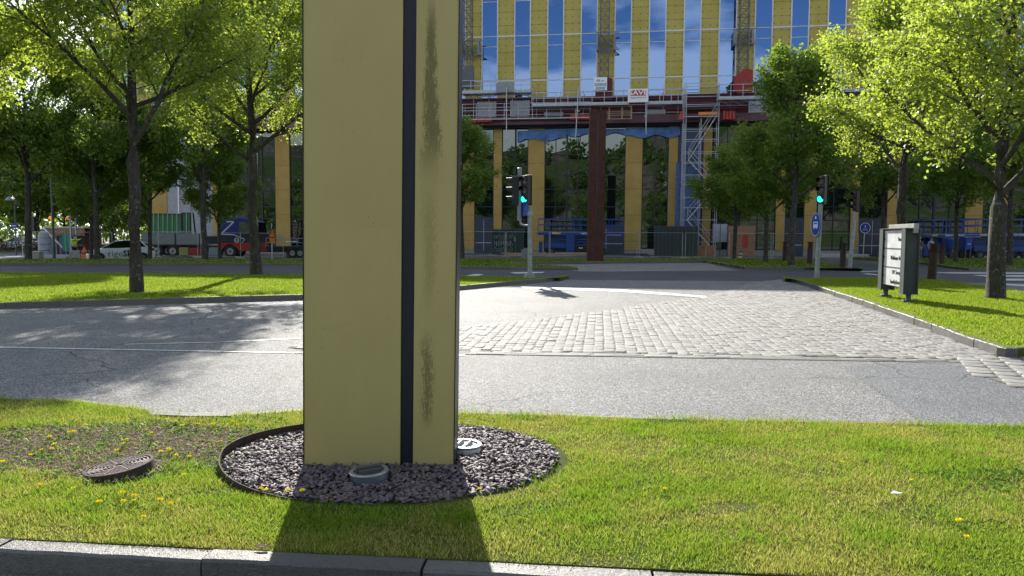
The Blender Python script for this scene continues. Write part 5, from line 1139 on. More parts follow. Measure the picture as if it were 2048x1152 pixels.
for i, (a, b, yt, yb, w4) in enumerate([(1899, 1911, 478, 498, ''), (1925, 1939, 477, 499, '4x4')]):
    Y = 59.4 if i else 59.3; xa_, xb_ = (a-1024)/F0*Y, (b-1024)/F0*Y; z1, z0 = AT(a, yt, Y).z, AT(a, yb, Y).z; t = thing('blue_bin', ['smaller blue bin on a stand, left of the dark trunk by the right lifts', 'blue bin marked with 4x4, right of the dark trunk by the right lifts'][i], 'bin', ((xa_+xb_)/2, Y, 0)); w = (xb_-xa_)/2
    mb = MB(); mb.add([(-w*.85, -.2, z0), (w*.85, -.2, z0), (w*.85, .25, z0), (-w*.85, .25, z0), (-w, -.25, z1), (w, -.25, z1), (w, .3, z1), (-w, .3, z1)], [(0,3,2,1),(4,5,6,7),(0,1,5,4),(1,2,6,5),(2,3,7,6),(3,0,4,7)]); b_ = mb.build('body', plain('bin_blue', (.01, .08, .45), .45), t, bevel=.02)
    mb = MB(); mb.box(-w*1.05, w*1.05, -.28, .33, z1+.002, z1+.06); mb.build('lid', M['net'] if not i else M['blue'], t)
    mb = MB()
    for sx in (-1, 1): mb.box(sx*w*.7-.04, sx*w*.7+.04, -.15, .2, zg(0, 59), z0-.002)
    mb.build('leg', M['steel_dark'], t)
    if w4: text('lettering', w4, .17, M['white'], b_, (0, -.26, (z0+z1)/2), bold=.004)

# ================================================================== SMALL SITE THINGS, each built where it stands
def boxthing(name, label, cat, a, b, yt, yb, Y, dep, mat, group=None, extra=None, bev=.02):
    z0 = max(AT((a+b)/2, yb, Y).z, zg((a-1024)/F0*Y, Y)) if yb < 505 else zg((a-1024)/F0*Y, Y); z1 = AT((a+b)/2, yt, Y).z; xa, xb = AT(a, yt, Y).x, AT(b, yt, Y).x
    t = thing(name, label, cat, ((xa+xb)/2, Y, z0), 0, group); w = (xb-xa)/2; h = z1-z0; mb = MB(); mb.box(-w, w, 0, dep, 0, h); o = mb.build('body', mat, t, bevel=bev)
    return t, w, h
t, w, h = boxthing('cable_cabinet', 'grey roadside cabinet behind the left traffic light pole', 'cabinet', 1043, 1059, 501, 519, 56, .4, M['grey']); mb = MB(); mb.box(-w-.03, w+.03, -.03, .43, h, h+.05); mb.build('lid', M['grey'], t); mb = MB(); mb.box(-.01, .01, -.006, 0, .05, h-.05); mb.build('door_gap', M['black'], t)
t, w, h = boxthing('plywood_box', 'low reddish plywood crate at the foot of the scaffold tower', 'crate', 1392, 1430, 491, 511, 62, .9, M['ply'])
mb = MB()
for x in (-w, 0, w-.08): mb.box(x, x+.08, -.03, 0, 0, h)
mb.build('batten', M['wood'], t)
t, w, h = boxthing('site_hoarding', 'brown plywood hoarding wall with a red door, behind the low right tree', 'hoarding', 1457, 1511, 452, 508, 67, .12, M['ply'])
x0 = AT(1486, 470, 67).x-t.location.x; x1 = AT(1496, 470, 67).x-t.location.x; mb = MB(); mb.box(x0, x1, -.05, -.003, AT(1490, 494, 67).z, AT(1490, 470, 67).z); mb.build('door', M['red'], t)
mb = MB(); zz = AT(1490, 468, 67).z; mb.box(-.5, w, -.06, -.004, zz, zz+.12); mb.build('rail', M['wood'], t)
t, w, h = boxthing('screen_sheet', 'pale translucent sheet screen left of the brown hoarding', 'screen', 1425, 1456, 448, 484, 68, .06, M['net']); mb = MB()
for x in (-w, -.02, w-.05): mb.box(x, x+.05, -.04, -.003, -1.3, h)
mb.build('frame', M['steel_dark'], t)
p = Vector(((1480-1024)/F0*57, 57, 0)); t = thing('striped_marker', 'small blue and yellow striped marker post under the low right tree', 'marker post', (p.x, p.y, zg(p.x, p.y))); 
for i in range(5): mb = MB(); mb.lathe([(.13, i*.125), (.14, i*.125+.01), (.14, i*.125+.115), (.13, i*.125+.122)], 16); mb.build('band', M['yellow'] if i % 2 else M['sign_blue'], t, smooth=True)
def hoard(name, label, a, b, yt, Y, col, bars, cat='fence stack', tagmarks=False):
    xa, xb = (a-1024)/F0*Y, (b-1024)/F0*Y; z0 = zg(xa, Y); z1 = AT(a, yt, Y).z; t = thing(name, label, cat, ((xa+xb)/2, Y, z0)); w = (xb-xa)/2; h = z1-z0
    mb = MB()
    for i in range(bars+1): x = -w+2*w*i/bars; mb.box(x-.03, x+.03, -.05, .02, .05, h)
    mb.box(-w, w, -.02, .03, h, h+.06); mb.box(-w, w, -.02, .03, .1, .16); mb.build('bar', M['steel_dark'], t)
    mb = MB(); mb.box(-w, w, .03, .05, .1, h-.02); s = mb.build('sheet', col, t)
    for i in range(3): mb = MB(); x = -w+w*i; mb.box(x-.3, x+.3, -.15, .15, 0, .09); mb.build('foot_block', M['concrete'], t)
    return t, w, h, s
hoard('stacked_fences', 'stack of dark barred fence sections standing left of the plywood crate', 1308, 1393, 453, 61, plain('stack_glass', (.05, .075, .075), .3), 11)
t, w, h, s = hoard('green_hoarding', 'dark green fence screen with white graffiti scrawl, left of the blue lift', 983, 1046, 459, 64, plain('hoarding_green', (.012, .04, .028), .6), 4, 'hoarding')
mb = MB(); rr = random.Random(4)
for k in range(3):
    x = -w+.15; z = h*.72-k*.55; pts = []
    for i in range(26): pts.append((x+i*.065+.10*math.sin(i*2.1+k), -.004, z+.2*math.sin(i*1.9+k*2)+rr.uniform(-.09, .09)))
    for a, b in zip(pts[:-1], pts[1:]): mb.bar(a, b, .025, .012)
gr = mb.build('graffiti', M['dirty_white'], s); gr.location = (0, 0.022, 0)
mb = MB(); mb.box(w*.45, w*.52, .018, .029, h*.55, h*.72); mb.build('notice', M['white'], s)
# timber and sheet piles on the site
for a, b, yt, Y, mt, lb, nm in [(1000, 1180, 505, 63, 'wood', 'long planks lying on the ground behind the fence left of the rusty column', 'plank_pile'), (1245, 1300, 506, 64, 'steel_dark', 'heap of dark hoses on the ground right of the rusty column', 'hose_heap'), (1640, 1740, 507, 62, 'dirty_white', 'pale boards lying on the ground behind the right traffic lights', 'board_pile'), (1990, 2048, 500, 63, 'net', 'pale stack of wrapped goods at the far right', 'goods_stack'), (570, 606, 497, 63, 'wood', 'small pile of pallets just left of the pylon', 'pallet_pile'), (0, 48, 512, 58, 'dirty_white', 'pale debris on the ground at the far left', 'debris'), (82, 142, 508, 57, 'net', 'blue-grey sheets stacked on the ground in front of the site hut', 'sheet_stack')]:
    xa, xb = (a-1024)/F0*Y, (b-1024)/F0*Y; mb = MB(); z0 = zg(xa, Y); top = max(.12, AT(a, yt, Y).z-z0); k = max(1, int(top/.09))
    for i in range(k):
        for j in range(3):
            x0 = xa+random.uniform(0, .12)*(xb-xa); x1 = xb-random.uniform(0, .18)*(xb-xa); mb.box(x0, x1, j*.32, j*.32+.26, z0+i*.09, z0+i*.09+.075)
    o = mb.build(nm, M[mt], bevel=.01); o.location = (0, Y, 0); tag(o, lb, nm.replace('_', ' '))

# ================================================================== TRUCK
Y = 61.5; px2x = lambda px, y=Y: (px-1024)/F0*y
X0 = px2x(280); t = thing('flatbed_truck', 'truck with blue and red cab, carrying glass racks on its grey sided flatbed', 'truck', (X0, Y, zg(px2x(400), Y))); zb0 = t.location.z
def zy(py, px=400, y=Y): return AT(px, py, y).z-zb0
tx = lambda px: px2x(px)-X0
M['cab_blue'] = plain('cab_blue', (.012, .022, .17), .25, var=.1); M['cab_navy'] = plain('cab_navy', (.008, .012, .035), .3); M['cab_red'] = plain('cab_red', (.33, .018, .018), .3, var=.1)
xa, xb = tx(437), tx(514); z1, zm_, zl, zr = zy(434), zy(467), zy(485), .42
mb = MB(); mb.prism_xz([(xa, zm_), (xb+.12, zm_), (xb-.05, zm_+1.0), (xb-.75, z1-.1), (xb-1.5, z1), (xa+.25, z1), (xa+.03, z1-.25)], 0, 2.4); mb.build('cab_upper', M['cab_blue'], t, bevel=.07)
mb = MB(); mb.prism_xz([(xa, zl), (xb+.16, zl), (xb+.12, zm_-.003), (xa, zm_-.003)], 0, 2.4); mb.build('cab_middle', M['cab_navy'], t, bevel=.03)
wx = tx(460); wr = .5; arc = [(wx+.66*math.cos(a), .42+.66*math.sin(a)) for a in np.linspace(PI, 0, 13)]
mb = MB(); mb.prism_xz([(xa, zl-.003), (xa, .42)]+arc[1:-1]+[(xb+.18, .42), (xb+.18, zl-.003)], .01, 2.38); mb.build('cab_lower', M['cab_red'], t, bevel=.02)
mb = MB(); mb.prism_xz([(xb-1.45, zm_+.12), (xb-.42, zm_+.12), (xb-.55, zm_+.75), (xb-.95, zm_+.95), (xb-1.45, zm_+.95)], -.02, -.004); wnd = mb.build('side_window', M['glass_lo'], t)
mb = MB(); mb.add([(xb+.125, .2, zm_+.1), (xb+.125, 2.2, zm_+.1), (xb-.02, 2.2, zm_+.95), (xb-.02, .2, zm_+.95)], [(0, 1, 2, 3)]); w_ = mb.build('windscreen', M['glass_lo'], t); s = w_.modifiers.new('s', 'SOLIDIFY'); s.thickness = .03
mb = MB(); y_ = -.012; mb.bar((tx(452), y_, zy(443)), (tx(469), y_, zy(443)), .05, .09); mb.bar((tx(469), y_, zy(443)), (tx(442), y_, zy(469)), .05, .11); mb.bar((tx(442), y_, zy(468)), (tx(468), y_, zy(469)), .05, .07); mb.bar((tx(468), y_, zy(469)), (tx(490), y_, zy(478)), .05, .06); mb.bar((tx(490), y_, zy(478)), (tx(485), y_, zy(485)), .05, .05)
mb.build('white_line', M['dirty_white'], t)
mb = MB(); vs = [(tx(474)+k_*math.cos(2*PI*i/20), -.01, zy(480)+k_*math.sin(2*PI*i/20)) for k_ in (.14, .21) for i in range(20)]; mb.add(vs, [(i, (i+1) % 20, 20+(i+1) % 20, 20+i) for i in range(20)]); mb.box(tx(474)-.12, tx(474)+.12, -.012, -.009, zy(480)-.03, zy(480)+.03); mb.build('round_emblem', M['dirty_white'], t)
text('lettering', 'S', .75, M['dirty_white'], t, (tx(502), -.02, zy(497)), bold=.0, rot=(PI/2, 0, 0))
def wheel(t, x, y0, r, w=.3, rim='steel'):
    mb = MB(); mb.lathe([(r*.55, 0), (r*.93, 0), (r, .04), (r, w-.04), (r*.93, w), (r*.55, w)], 28); mb.xform(Matrix.Translation((x, y0+w, r)) @ Matrix.Rotation(R(90), 4, 'X')); o = mb.build('wheel', M['rubber'], t, smooth=True)
    mb = MB(); mb.lathe([(.02, .0), (r*.2, .0), (r*.25, .03), (r*.5, .05), (r*.55, .0)], 24); mb.xform(Matrix.Translation((x, y0-.003, r)) @ Matrix.Rotation(R(-90), 4, 'X')); mb.build('rim', M[rim], o, smooth=True)
wheel(t, wx, .03, wr); wheel(t, wx, 2.05, wr)
for px in (313, 345):
    wheel(t, tx(px), .03, wr); wheel(t, tx(px), 2.05, wr)
mb = MB(); mb.box(tx(283), tx(437), .7, 1.7, .7, zy(491)); mb.build('chassis', M['black'], t)
zs0, zs1 = zy(489), zy(467.5); M['side_board'] = plain('side_board', (.20, .235, .22), .5)
mb = MB(); mb.box(tx(283), tx(402), .05, 2.35, zs0-.05, zs0); mb.build('bed', M['steel_dark'], t)
for a, b in ((283, 297), (299.5, 350), (353, 399)): mb = MB(); mb.box(tx(a), tx(b), 0, .04, zs0, zs1); mb.build('side_board', M['side_board'], t, bevel=.01)
for a in (298, 351.5, 400): mb = MB(); mb.box(tx(a)-.05, tx(a)+.05, -.01, .06, zs0-.06, zs1+.03); mb.build('stanchion', M['black'], t)
for a, b, y0, y1, mt, nm in [(357, 376, 495, 511, 'yellow', 'toolbox'), (378, 398, 496, 511, 'cab_red', 'side_locker'), (417, 441, 495, 511, 'grey', 'fuel_tank')]:
    mb = MB(); mb.box(tx(a), tx(b), .05, .7, zy(y1), zy(y0)); mb.build(nm, M[mt] if mt != 'yellow' else plain('olive_yellow', (.30, .30, .10), .5), t, bevel=.05)
mb = MB(); mb.box(tx(437), tx(446), .9, 1.5, zy(434), zy(421)); mb.bar((tx(441), 1.2, zy(425)), (tx(452), 1.2, zy(430)), .25, .3); mb.box(tx(404), tx(432), .5, 1.9, zy(488), zy(472)); mb.build('crane', M['cab_navy'], t, bevel=.04)
mb = MB(); mb.box(tx(437), tx(512), .2, 2.2, .55, 1.0); mb.build('cab_frame', M['black'], t)
mb = MB(); mb.bar((tx(513), -.25, zy(452)), (tx(513), -.25, zy(462)), .12, .22); mb.bar((tx(509), -.02, zy(450)), (tx(513), -.25, zy(451)), .03); mb.build('mirror', M['black'], t)
# glass racks on the bed
gm = NM('green_glass'); gm.set(Base_Color=(.03, .20, .07), Roughness=.12); gm.b.inputs['Specular IOR Level'].default_value = .8; M['green_glass'] = gm.m
for a, b, yt, lb in [(296, 361, 428, 'rack of bright green glass sheets on the flatbed, larger one at the left'), (363, 379, 426, 'narrow rack of dark green glass at the right end of the load')]:
    r_ = thing('glass_rack', lb, 'glass rack', (px2x(a), Y+.4, zb0+zs0)); w = px2x(b)-px2x(a); h = AT(a, yt, Y).z-zb0-zs0
    mb = MB(); n = 3
    for i in range(n): mb.box(.05+i*w/n*.12, w-.05-i*.1, i*.16, i*.16+.02, .12, h-.06*i)
    mb.build('glass_sheet', M['green_glass'], r_); mb = MB()
    for x in (0, w): mb.bar((x, -.06, 0), (x, -.06, h+.05), .09); mb.bar((x, 1.0, 0), (x, .5, h), .09)
    mb.bar((0, -.06, h+.02), (w, -.06, h+.02), .07); mb.bar((0, -.06, .06), (w, -.06, .06), .12); mb.build('frame', M['cab_navy'], r_); mb = MB()
    for i in range(6 if w > 1.5 else 1): x = w*(i+1)/(7 if w > 1.5 else 2); mb.bar((x-.03, -.10, .1), (x+.03, -.10, h+.06), .05, .02)
    mb.bar((-.2, -.11, h*.42), (w+.2, -.11, h*.42), .03, .03); mb.build('strap', M['net'], r_)
# low trailer right of the trunk
t = thing('low_trailer', 'low black flat trailer with white items, between the trunk and the pylon', 'trailer', (px2x(524, 60.5), 60.5+1, zg(-17, 60))); L = px2x(600, 60.5)-px2x(524, 60.5)
mb = MB(); mb.box(0, L, 0, 2.0, .75, .95); mb.box(0, L, .2, 1.8, .45, .75); mb.build('deck', M['black'], t); mb = MB(); mb.bar((0, 0, 1.25), (L, 0, 1.25), .05); mb.bar((0, 0, 1.6), (L, 0, 1.6), .05)
for i in range(7): mb.bar((L*i/6, 0, .95), (L*i/6, 0, 1.65), .04)
mb.build('side_rail', M['grey'], t); wheel(t, L*.7, .02, .38); wheel(t, L*.9, .02, .38); mb = MB(); mb.box(L*.5, L*.78, .3, .9, 1.3, 1.36); mb.build('white_item', M['white'], t)

# ================================================================== CARS
def car(name, label, X, Y, rz, paint, letters=False, z=None, estate=False):
    t = thing(name, label, 'car', (X, Y, zg(X, Y) if z is None else z), rz, None); L, Wd = 4.06, 1.73
    # outline nose at x=0; stations: x, z of sill, belt, half width
    st = [(0.0, .30, .58, .50), (.08, .22, .70, .66), (.35, .20, .80, .80), (.9, .20, .92, .855), (1.3, .20, .98, .865), (2.2, .20, 1.00, .865), (3.1, .20, 1.04, .86), (3.6, .22, 1.06, .83), (3.92, .28, 1.04, .76), (4.06, .36, .92, .66)]
    mb = MB(); rows = []
    for x, zs, zt, hw in st: rows.append([(x, -hw*.92, zs), (x, -hw, zs+.14), (x, -hw, zs+(zt-zs)*.62), (x, -hw*.955, zt-.06), (x, -hw*.86, zt), (x, 0, zt+.03), (x, hw*.86, zt), (x, hw*.955, zt-.06), (x, hw, zs+(zt-zs)*.62), (x, hw, zs+.14), (x, hw*.92, zs)])
    vs = [v for r in rows for v in r]; k = 11; fs = [(i*k+j, i*k+j+1, (i+1)*k+j+1, (i+1)*k+j) for i in range(len(st)-1) for j in range(k-1)]+[(i*k+k-1, i*k, (i+1)*k, (i+1)*k+k-1) for i in range(len(st)-1)]+[tuple(range(k)), tuple((len(st)-1)*k+j for j in range(k-1, -1, -1))]
    mb.add(vs, fs); mb.build('body', paint, t, smooth=True)
    # greenhouse
    g = [(.95, .97, .70), (1.65, 1.38, .60), (2.3, 1.45, .60), (3.2, 1.40, .585), (3.7, 1.22, .58), (3.98, 1.0, .62)]; mb = MB(); vs = []
    for x, zt, hw in g: vs += [(x, -.80 if x > 1 else -.76, .95), (x, -hw, zt), (x, hw, zt), (x, .80 if x > 1 else .76, .95)]
    mb.add(vs, [(i*4+j, i*4+j+1, (i+1)*4+j+1, (i+1)*4+j) for i in range(len(g)-1) for j in range(3)]+[(0, 1, 2, 3), tuple(len(vs)-1-j for j in range(4))]); mb.build('windows', M['glass_lo'], t, smooth=True)
    mb = MB(); vs = []
    for x, zt, hw in g[1:5]: vs += [(x, -hw-.015, zt-.06), (x, -hw+.05, zt+.02), (x, 0, zt+.045), (x, hw-.05, zt+.02), (x, hw+.015, zt-.06)]
    mb.add(vs, [(i*5+j, i*5+j+1, (i+1)*5+j+1, (i+1)*5+j) for i in range(3) for j in range(4)]); r_ = mb.build('roof', paint, t, smooth=True); s = r_.modifiers.new('s', 'SOLIDIFY'); s.thickness = .02
    mb = MB()
    for sy in (-1, 1): mb.bar((.95, sy*.74, .98), (1.65, sy*.61, 1.38), .07, .05); mb.bar((3.25, sy*.62, 1.38), (3.62, sy*.79, 1.0), .14, .05)
    mb.build('pillar', paint, t)
    for x in (.75, 3.28):
        for y0 in (-.86, .66):
            mb = MB(); mb.lathe([(.2, 0), (.29, 0), (.31, .03), (.31, .18), (.29, .20), (.2, .20)], 26); mb.xform(Matrix.Translation((x, y0+.20-.012, .31)) @ Matrix.Rotation(R(90), 4, 'X')); w_ = mb.build('wheel', M['rubber'], t, smooth=True)
            mb = MB(); mb.lathe([(.03, 0), (.20, -.004), (.21, .01)], 20)
            for i in range(5): mb.bar((.03*math.cos(i*1.257), .03*math.sin(i*1.257), .018), (.19*math.cos(i*1.257), .19*math.sin(i*1.257), .012), .05, .012)
            sgn = 1 if y0 < 0 else -1; mb.xform(Matrix.Translation((x, (y0-.016) if sgn > 0 else y0+.204, .31)) @ Matrix.Rotation(R(90)*sgn, 4, 'X')); mb.build('rim', M['steel_dark'], w_)
            mb = MB(); n = 14; vs = []
            yy = y0-.012 if y0 < 0 else y0+.20+.012
            for r in (.31, .365): vs += [(x+r*math.cos(PI*i/n), yy, .31+r*math.sin(PI*i/n)) for i in range(n+1)]
            mb.add(vs, [(i, i+1, n+1+i+1, n+1+i) for i in range(n)]); a_ = mb.build('wheel_arch', M['black'], t); s = a_.modifiers.new('s', 'SOLIDIFY'); s.thickness = .03; s.offset = 0
    for sy in (-1, 1):
        mb = MB(); mb.box(3.86, 4.02, sy*.70-.09, sy*.70+.09, .78, .98); mb.build('tail_light', M['cab_red'], t, bevel=.03)
        mb = MB(); mb.box(.03, .32, sy*.62-.12, sy*.62+.12, .62, .74); mb.build('headlight', M['glass_lo'], t, bevel=.03)
        mb = MB(); mb.box(1.22, 1.36, sy*.96-.08, sy*.96+.08, .98, 1.10); mb.bar((1.3, sy*.8, 1.0), (1.3, sy*.96, 1.03), .03); mb.build('door_mirror', M['black'], t, bevel=.02)
    mb = MB(); mb.box(4.0, 4.09, -.60, .60, .30, .50); mb.build('rear_bumper', M['black'], t, bevel=.03); mb = MB(); mb.box(4.091, 4.10, -.24, .24, .40, .50); mb.build('number_plate', M['dirty_white'], t)
    mb = MB(); mb.add([(4.068, 0, .83), (4.068, .05, .89), (4.068, 0, .95), (4.068, -.05, .89)], [(0, 1, 2, 3)]); mb.build('badge', M['black'], t)
    mb = MB(); mb.box(1.35, 1.36, -.872, -.862, .3, .95); mb.box(2.45, 2.46, -.872, -.862, .3, .97); mb.box(1.0, 3.05, -.87, -.855, .18, .25); mb.build('door_line', M['black'], t)
    if letters:
        a_ = dict(depth=.003, rot=(PI/2, 0, 0)); text('lettering', 'rige', .60, M['steel_dark'], t, (1.70, -.872, .58), sx=1.0, **a_); text('lettering', 'SR', .56, M['black'], t, (2.42, -.872, .58), bold=.02, sx=.95, **a_); text('lettering', 'ad', .60, M['steel_dark'], t, (2.93, -.872, .58), sx=.9, **a_)
    return t
M['car_white'] = plain('car_white', (.62, .68, .70), .18, var=.03)
cx0 = AT(173, 500, 49.2).x; car('parked_car', 'white hatchback with large black letters along its side, parked behind the left trees', cx0, 49.2, R(26), M['car_white'], True, -.27)
for X_, Y_, pt, lb in [(-58.5, 86, M['white'], 'white car parked at the far left edge behind the hedge'), (-63.5, 87, plain('car_dark', (.03, .035, .05), .2), 'dark blue car parked at the far left edge behind the hedge'), (-53.5, 88, plain('car_silver', (.35, .37, .4), .2, .5), 'silver car parked behind the first black trunk at the far left')]:
    car('parked_car', lb, X_, Y_, R(4), pt)
mb = MB(); n = 3200; V = []
for i in range(n):
    x, y, z = random.uniform(-61, -47), 79+random.uniform(-.5, .5), random.uniform(-.25, .75)
    a, b = random.random()*6.3, random.uniform(-1, 1); u = Vector((math.cos(a), math.sin(a), b)).normalized()*.11; v = u.cross(Vector((0, 0, 1))).normalized()*.08; c_ = Vector((x, y, z)); V += [c_-u, c_-v, c_+u, c_+v]
V = np.array([tuple(v) for v in V]); tag(link('hedge', mesh_np('hedge', V, np.arange(len(V)).reshape(-1, 4)), plain('hedge_leaf', (.16, .10, .05), .9, var=.5)), 'low brownish hedge in front of the parked cars at the far left', 'hedge')
# far meadow and shrub belt behind the parked cars
slab('far_lawn', [(-120, 74, 0), (-46, 74, 0), (-40, 150, 0), (-160, 150, 0)], -.24, None, M['turf'])
nb = 46000; x = rng.uniform(-150, -28, nb); yy = rng.uniform(126, 150, nb); zz = rng.uniform(0, 1, nb)**.8*(17+3*np.sin(x*.13)+2*np.sin(x*.37)); g3 = rng.normal(0, 1, (nb, 3)); g3 /= np.linalg.norm(g3, axis=1)[:, None]; h3 = np.cross(g3, rng.normal(0, 1, (nb, 3))); h3 /= np.linalg.norm(h3, axis=1)[:, None]; Pp = np.c_[x, yy, zz]; s_ = rng.uniform(.25, .6, (nb, 1))
V = np.stack([Pp-g3*s_, Pp-h3*s_*.6, Pp+g3*s_, Pp+h3*s_*.6], 1).reshape(-1, 3); tag(link('far_wood', mesh_np('far_wood', V, np.arange(len(V)).reshape(-1, 4)), M['leaf_park']), 'far-off belt of sunlit green wood at the left horizon', 'trees', kind='stuff')

# ================================================================== LEFT SITE
def P2(px, Y): return (px-1024)/F0*Y
# site hut, open fronted
Y = 62; t = thing('site_hut', 'open fronted brown site hut with shelves, left of the white car', 'hut', (P2(88, Y), Y, zg(-40, Y))); w = P2(170, Y)-P2(88, Y); h = AT(100, 453, Y).z-t.location.z
mb = MB(); mb.box(0, w, 0, 2.6, h-.12, h); mb.build('roof', M['dirty_white'], t); mb = MB(); mb.box(0, w, .02, .08, h-.75, h-.123); mb.build('fascia', M['ply'], t)
mb = MB(); mb.box(0, w, 2.5, 2.6, 0, h-.12); mb.box(0, .1, .1, 2.49, 0, h-.12); mb.build('wall', M['ply'], t)
mb = MB()
for x in (.0, w*.33, w-.12): mb.box(x, x+.12, -.02, .1, 0, h-.76)
mb.build('corner_post', M['rust_dark'], t); mb = MB(); mb.box(.2, 1.3, .3, 1.3, 0, h*.42); mb.box(.2, 1.3, .3, 1.3, h*.44, h*.72); mb.build('stored_box', M['grey'], t, bevel=.03)
mb = MB(); mb.box(1.7, 2.3, .6, 1.2, h*.5, h*.53); mb.box(1.6, 2.8, .6, 1.2, .9, .95); mb.build('shelf', M['wood'], t); mb = MB(); mb.bar((.1, -.15, h-.1), (1.9, -.2, .5), .1); mb.build('brace', M['white'], t)
mb = MB(); n = 20; sh = thing('water_tank', 'rounded pale grey wrapped tank left of the site hut', 'tank', (P2(84, 60), 60.3, zg(-40, 60))); mb.lathe([(.30, 0), (.42, .1), (.42, 1.7), (.34, 1.95), (.1, 2.05)], 20); mb.build('body', M['net'], sh, smooth=True); mb = MB(); 
for z in (.5, 1.0, 1.5): mb.lathe([(.425, z), (.435, z+.02), (.425, z+.04)], 20, cap=False)
mb.build('strap', M['steel_dark'], sh)
gs = MB(); Y = 60; x0, x1 = P2(123, Y), P2(143, Y); z0, z1 = AT(130, 503, Y).z, AT(130, 467, Y).z
for i in range(5): a = x0+(x1-x0)*i/5; gs.add([(a+.1, Y+.05*(i % 2), z0), (a+(x1-x0)/5+.1, Y+.05*((i+1) % 2), z0), (a+(x1-x0)/5, Y+.05*((i+1) % 2), z1), (a, Y+.05*(i % 2), z1)], [(0, 1, 2, 3)])
o = gs.build('green_sheet', M['tarp_green']); s = o.modifiers.new('s', 'SOLIDIFY'); s.thickness = .03; tag(o, 'green sheet hanging beside the worker in the yellow jacket', 'sheet')
# posts with beam and orange lamps
Y = 58; t = thing('barrier_frame', 'grey frame with two orange lamps on its beam, above the worker', 'barrier frame', (P2(100, Y), Y, zg(-35, Y))); zz = AT(130, 436, Y).z-t.location.z
mb = MB(); mb.bar((0, 0, zz), (P2(168, Y)-P2(100, Y), 0, zz), .08); mb.build('beam', M['steel_dark'], t); mb = MB()
for px, yt in ((143, 424), (153.5, 437)): x = P2(px, Y)-P2(100, Y); mb.bar((x, 0, 0), (x, 0, AT(px, yt, Y).z-t.location.z), .11)
mb.build('post', M['steel'], t)
ol = NM('orange_lamp'); ol.set(Base_Color=(.9, .25, .05), Emission_Color=(1, .28, .06), Emission_Strength=.35)
for px in (104, 139): mb = MB(); x = P2(px, Y)-P2(100, Y); mb.lathe([(.02, -.12), (.1, -.07), (.11, .05), (.05, .13)], 14, (x, -.07, zz)); mb.build('lamp', ol.m, t, smooth=True)
mb = MB(); Y = 54.5; x0, x1 = P2(141, Y), P2(164, Y); zt = AT(150, 501, Y).z; o = thing('concrete_barrier', 'grey concrete block barrier hiding the legs of the worker', 'barrier', ((x0+x1)/2, Y, zg(-33, Y))); w = (x1-x0)/2; h = zt-o.location.z
mb.prism_xz([(-w, 0), (-w*.5, 0), (-w*.5, .12), (-w*.15, .12), (-w*.15, 0), (w*.15, 0), (w*.15, .12), (w*.5, .12), (w*.5, 0), (w, 0), (w*.92, h), (-w*.92, h)], -.2, .25); mb.build('body', M['concrete'], o, bevel=.02)
t, w, h = boxthing('planter_box', 'square concrete planter right beside the first black trunk', 'planter', 64, 78, 504, 518, 50.5, .5, M['concrete']); mb = MB(); mb.box(-w-.03, w+.03, -.03, .53, h, h+.05); mb.build('rim', M['dirty_white'], t)
def warn(px, yt, yb, Y, label, tilt=0, rz=0):
    X_ = P2(px, Y); t = thing('warning_sign', label, 'warning sign', (X_, Y, zg(X_, Y)), rz); z1, z0 = AT(px, yt, Y).z-t.location.z, AT(px, yb, Y).z-t.location.z; s = z1-z0
    mb = MB(); mb.prism_xz([(-s*.55, z0), (s*.55, z0), (0, z1)], -.05, -.03); pl = mb.build('triangle_plate', M['orange'], t); mb = MB()
    for a, b in (((-s*.55, z0), (s*.55, z0)), ((s*.55, z0), (0, z1)), ((0, z1), (-s*.55, z0))): mb.bar((a[0], -.056, a[1]), (b[0], -.056, b[1]), .02, .06)
    mb.build('border', M['rust'], pl); mb = MB(); mb.box(-s*.38, s*.38, -.05, -.03, z0-.42, z0-.05); mb.build('lower_plate', M['orange'], t); return t, z0, z1
t, z0, z1 = warn(169.5, 490, 506, 52, 'orange triangular warning sign on a stand at the nose of the white car'); mb = MB(); mb.bar((-.35, .3, 0), (0, 0, z1), .04); mb.bar((.35, .3, 0), (0, 0, z1), .04); mb.bar((0, -.02, 0), (0, -.02, z0), .05); mb.build('stand', M['steel'], t)
t, z0, z1 = warn(544, 455, 475, 57, 'narrow orange warning sign turned edgeways on a tall pale post, left of the pylon', rz=R(68)); mb = MB(); mb.tube((0, 0, 0), (0, 0, AT(541, 440, 57).z), .04, n=8); mb.build('post', M['net'], t)
# lamp posts, blue direction plate, tree-side signal
def lamp(px, yb, yt, Y, label, dome=None, r=.07, plate=False):
    X_ = P2(px, Y); t = thing('street_lamp', label, 'street lamp', (X_, Y, zg(X_, Y))); zt = AT(px, yt, Y).z-t.location.z; mb = MB(); mb.tube((0, 0, 0), (0, 0, 1.0), r*1.3, r*1.3, 10); mb.tube((0, 0, 1.0), (0, 0, zt), r, r*.7, 10); mb.build('pole', M['steel_dark'], t, smooth=True)
    if dome: dx = P2(dome, Y)-X_; mb = MB(); mb.path([(0, 0, zt), (dx*.5, 0, zt+.25), (dx, 0, zt+.12)], .03, 6); mb.build('arm', M['steel_dark'], t); mb = MB(); mb.lathe([(.32, -.12), (.30, .02), (.18, .14), (.04, .18)], 20, (dx, 0, zt)); mb.build('lamp_shade', M['grey'], t, smooth=True)
    if plate: zc = AT(px, 451.5, Y).z-t.location.z; mb = MB(); mb.box(-.30, .18, -.12, -.09, zc-.16, zc+.16); p_ = mb.build('blue_plate', M['sign_blue'], t, bevel=.01); mb = MB(); mb.box(-.2, .1, -.125, -.1205, zc-.03, zc+.03); mb.build('white_mark', M['white'], p_)
lamp(33, 515, 398, 64, 'thin lamp post with a dome shade and a small blue plate at the far left', 24, .045, True)
lamp(108, 518, 240, 53, 'tall dark lamp post between the two left shaded trees', None, .085)
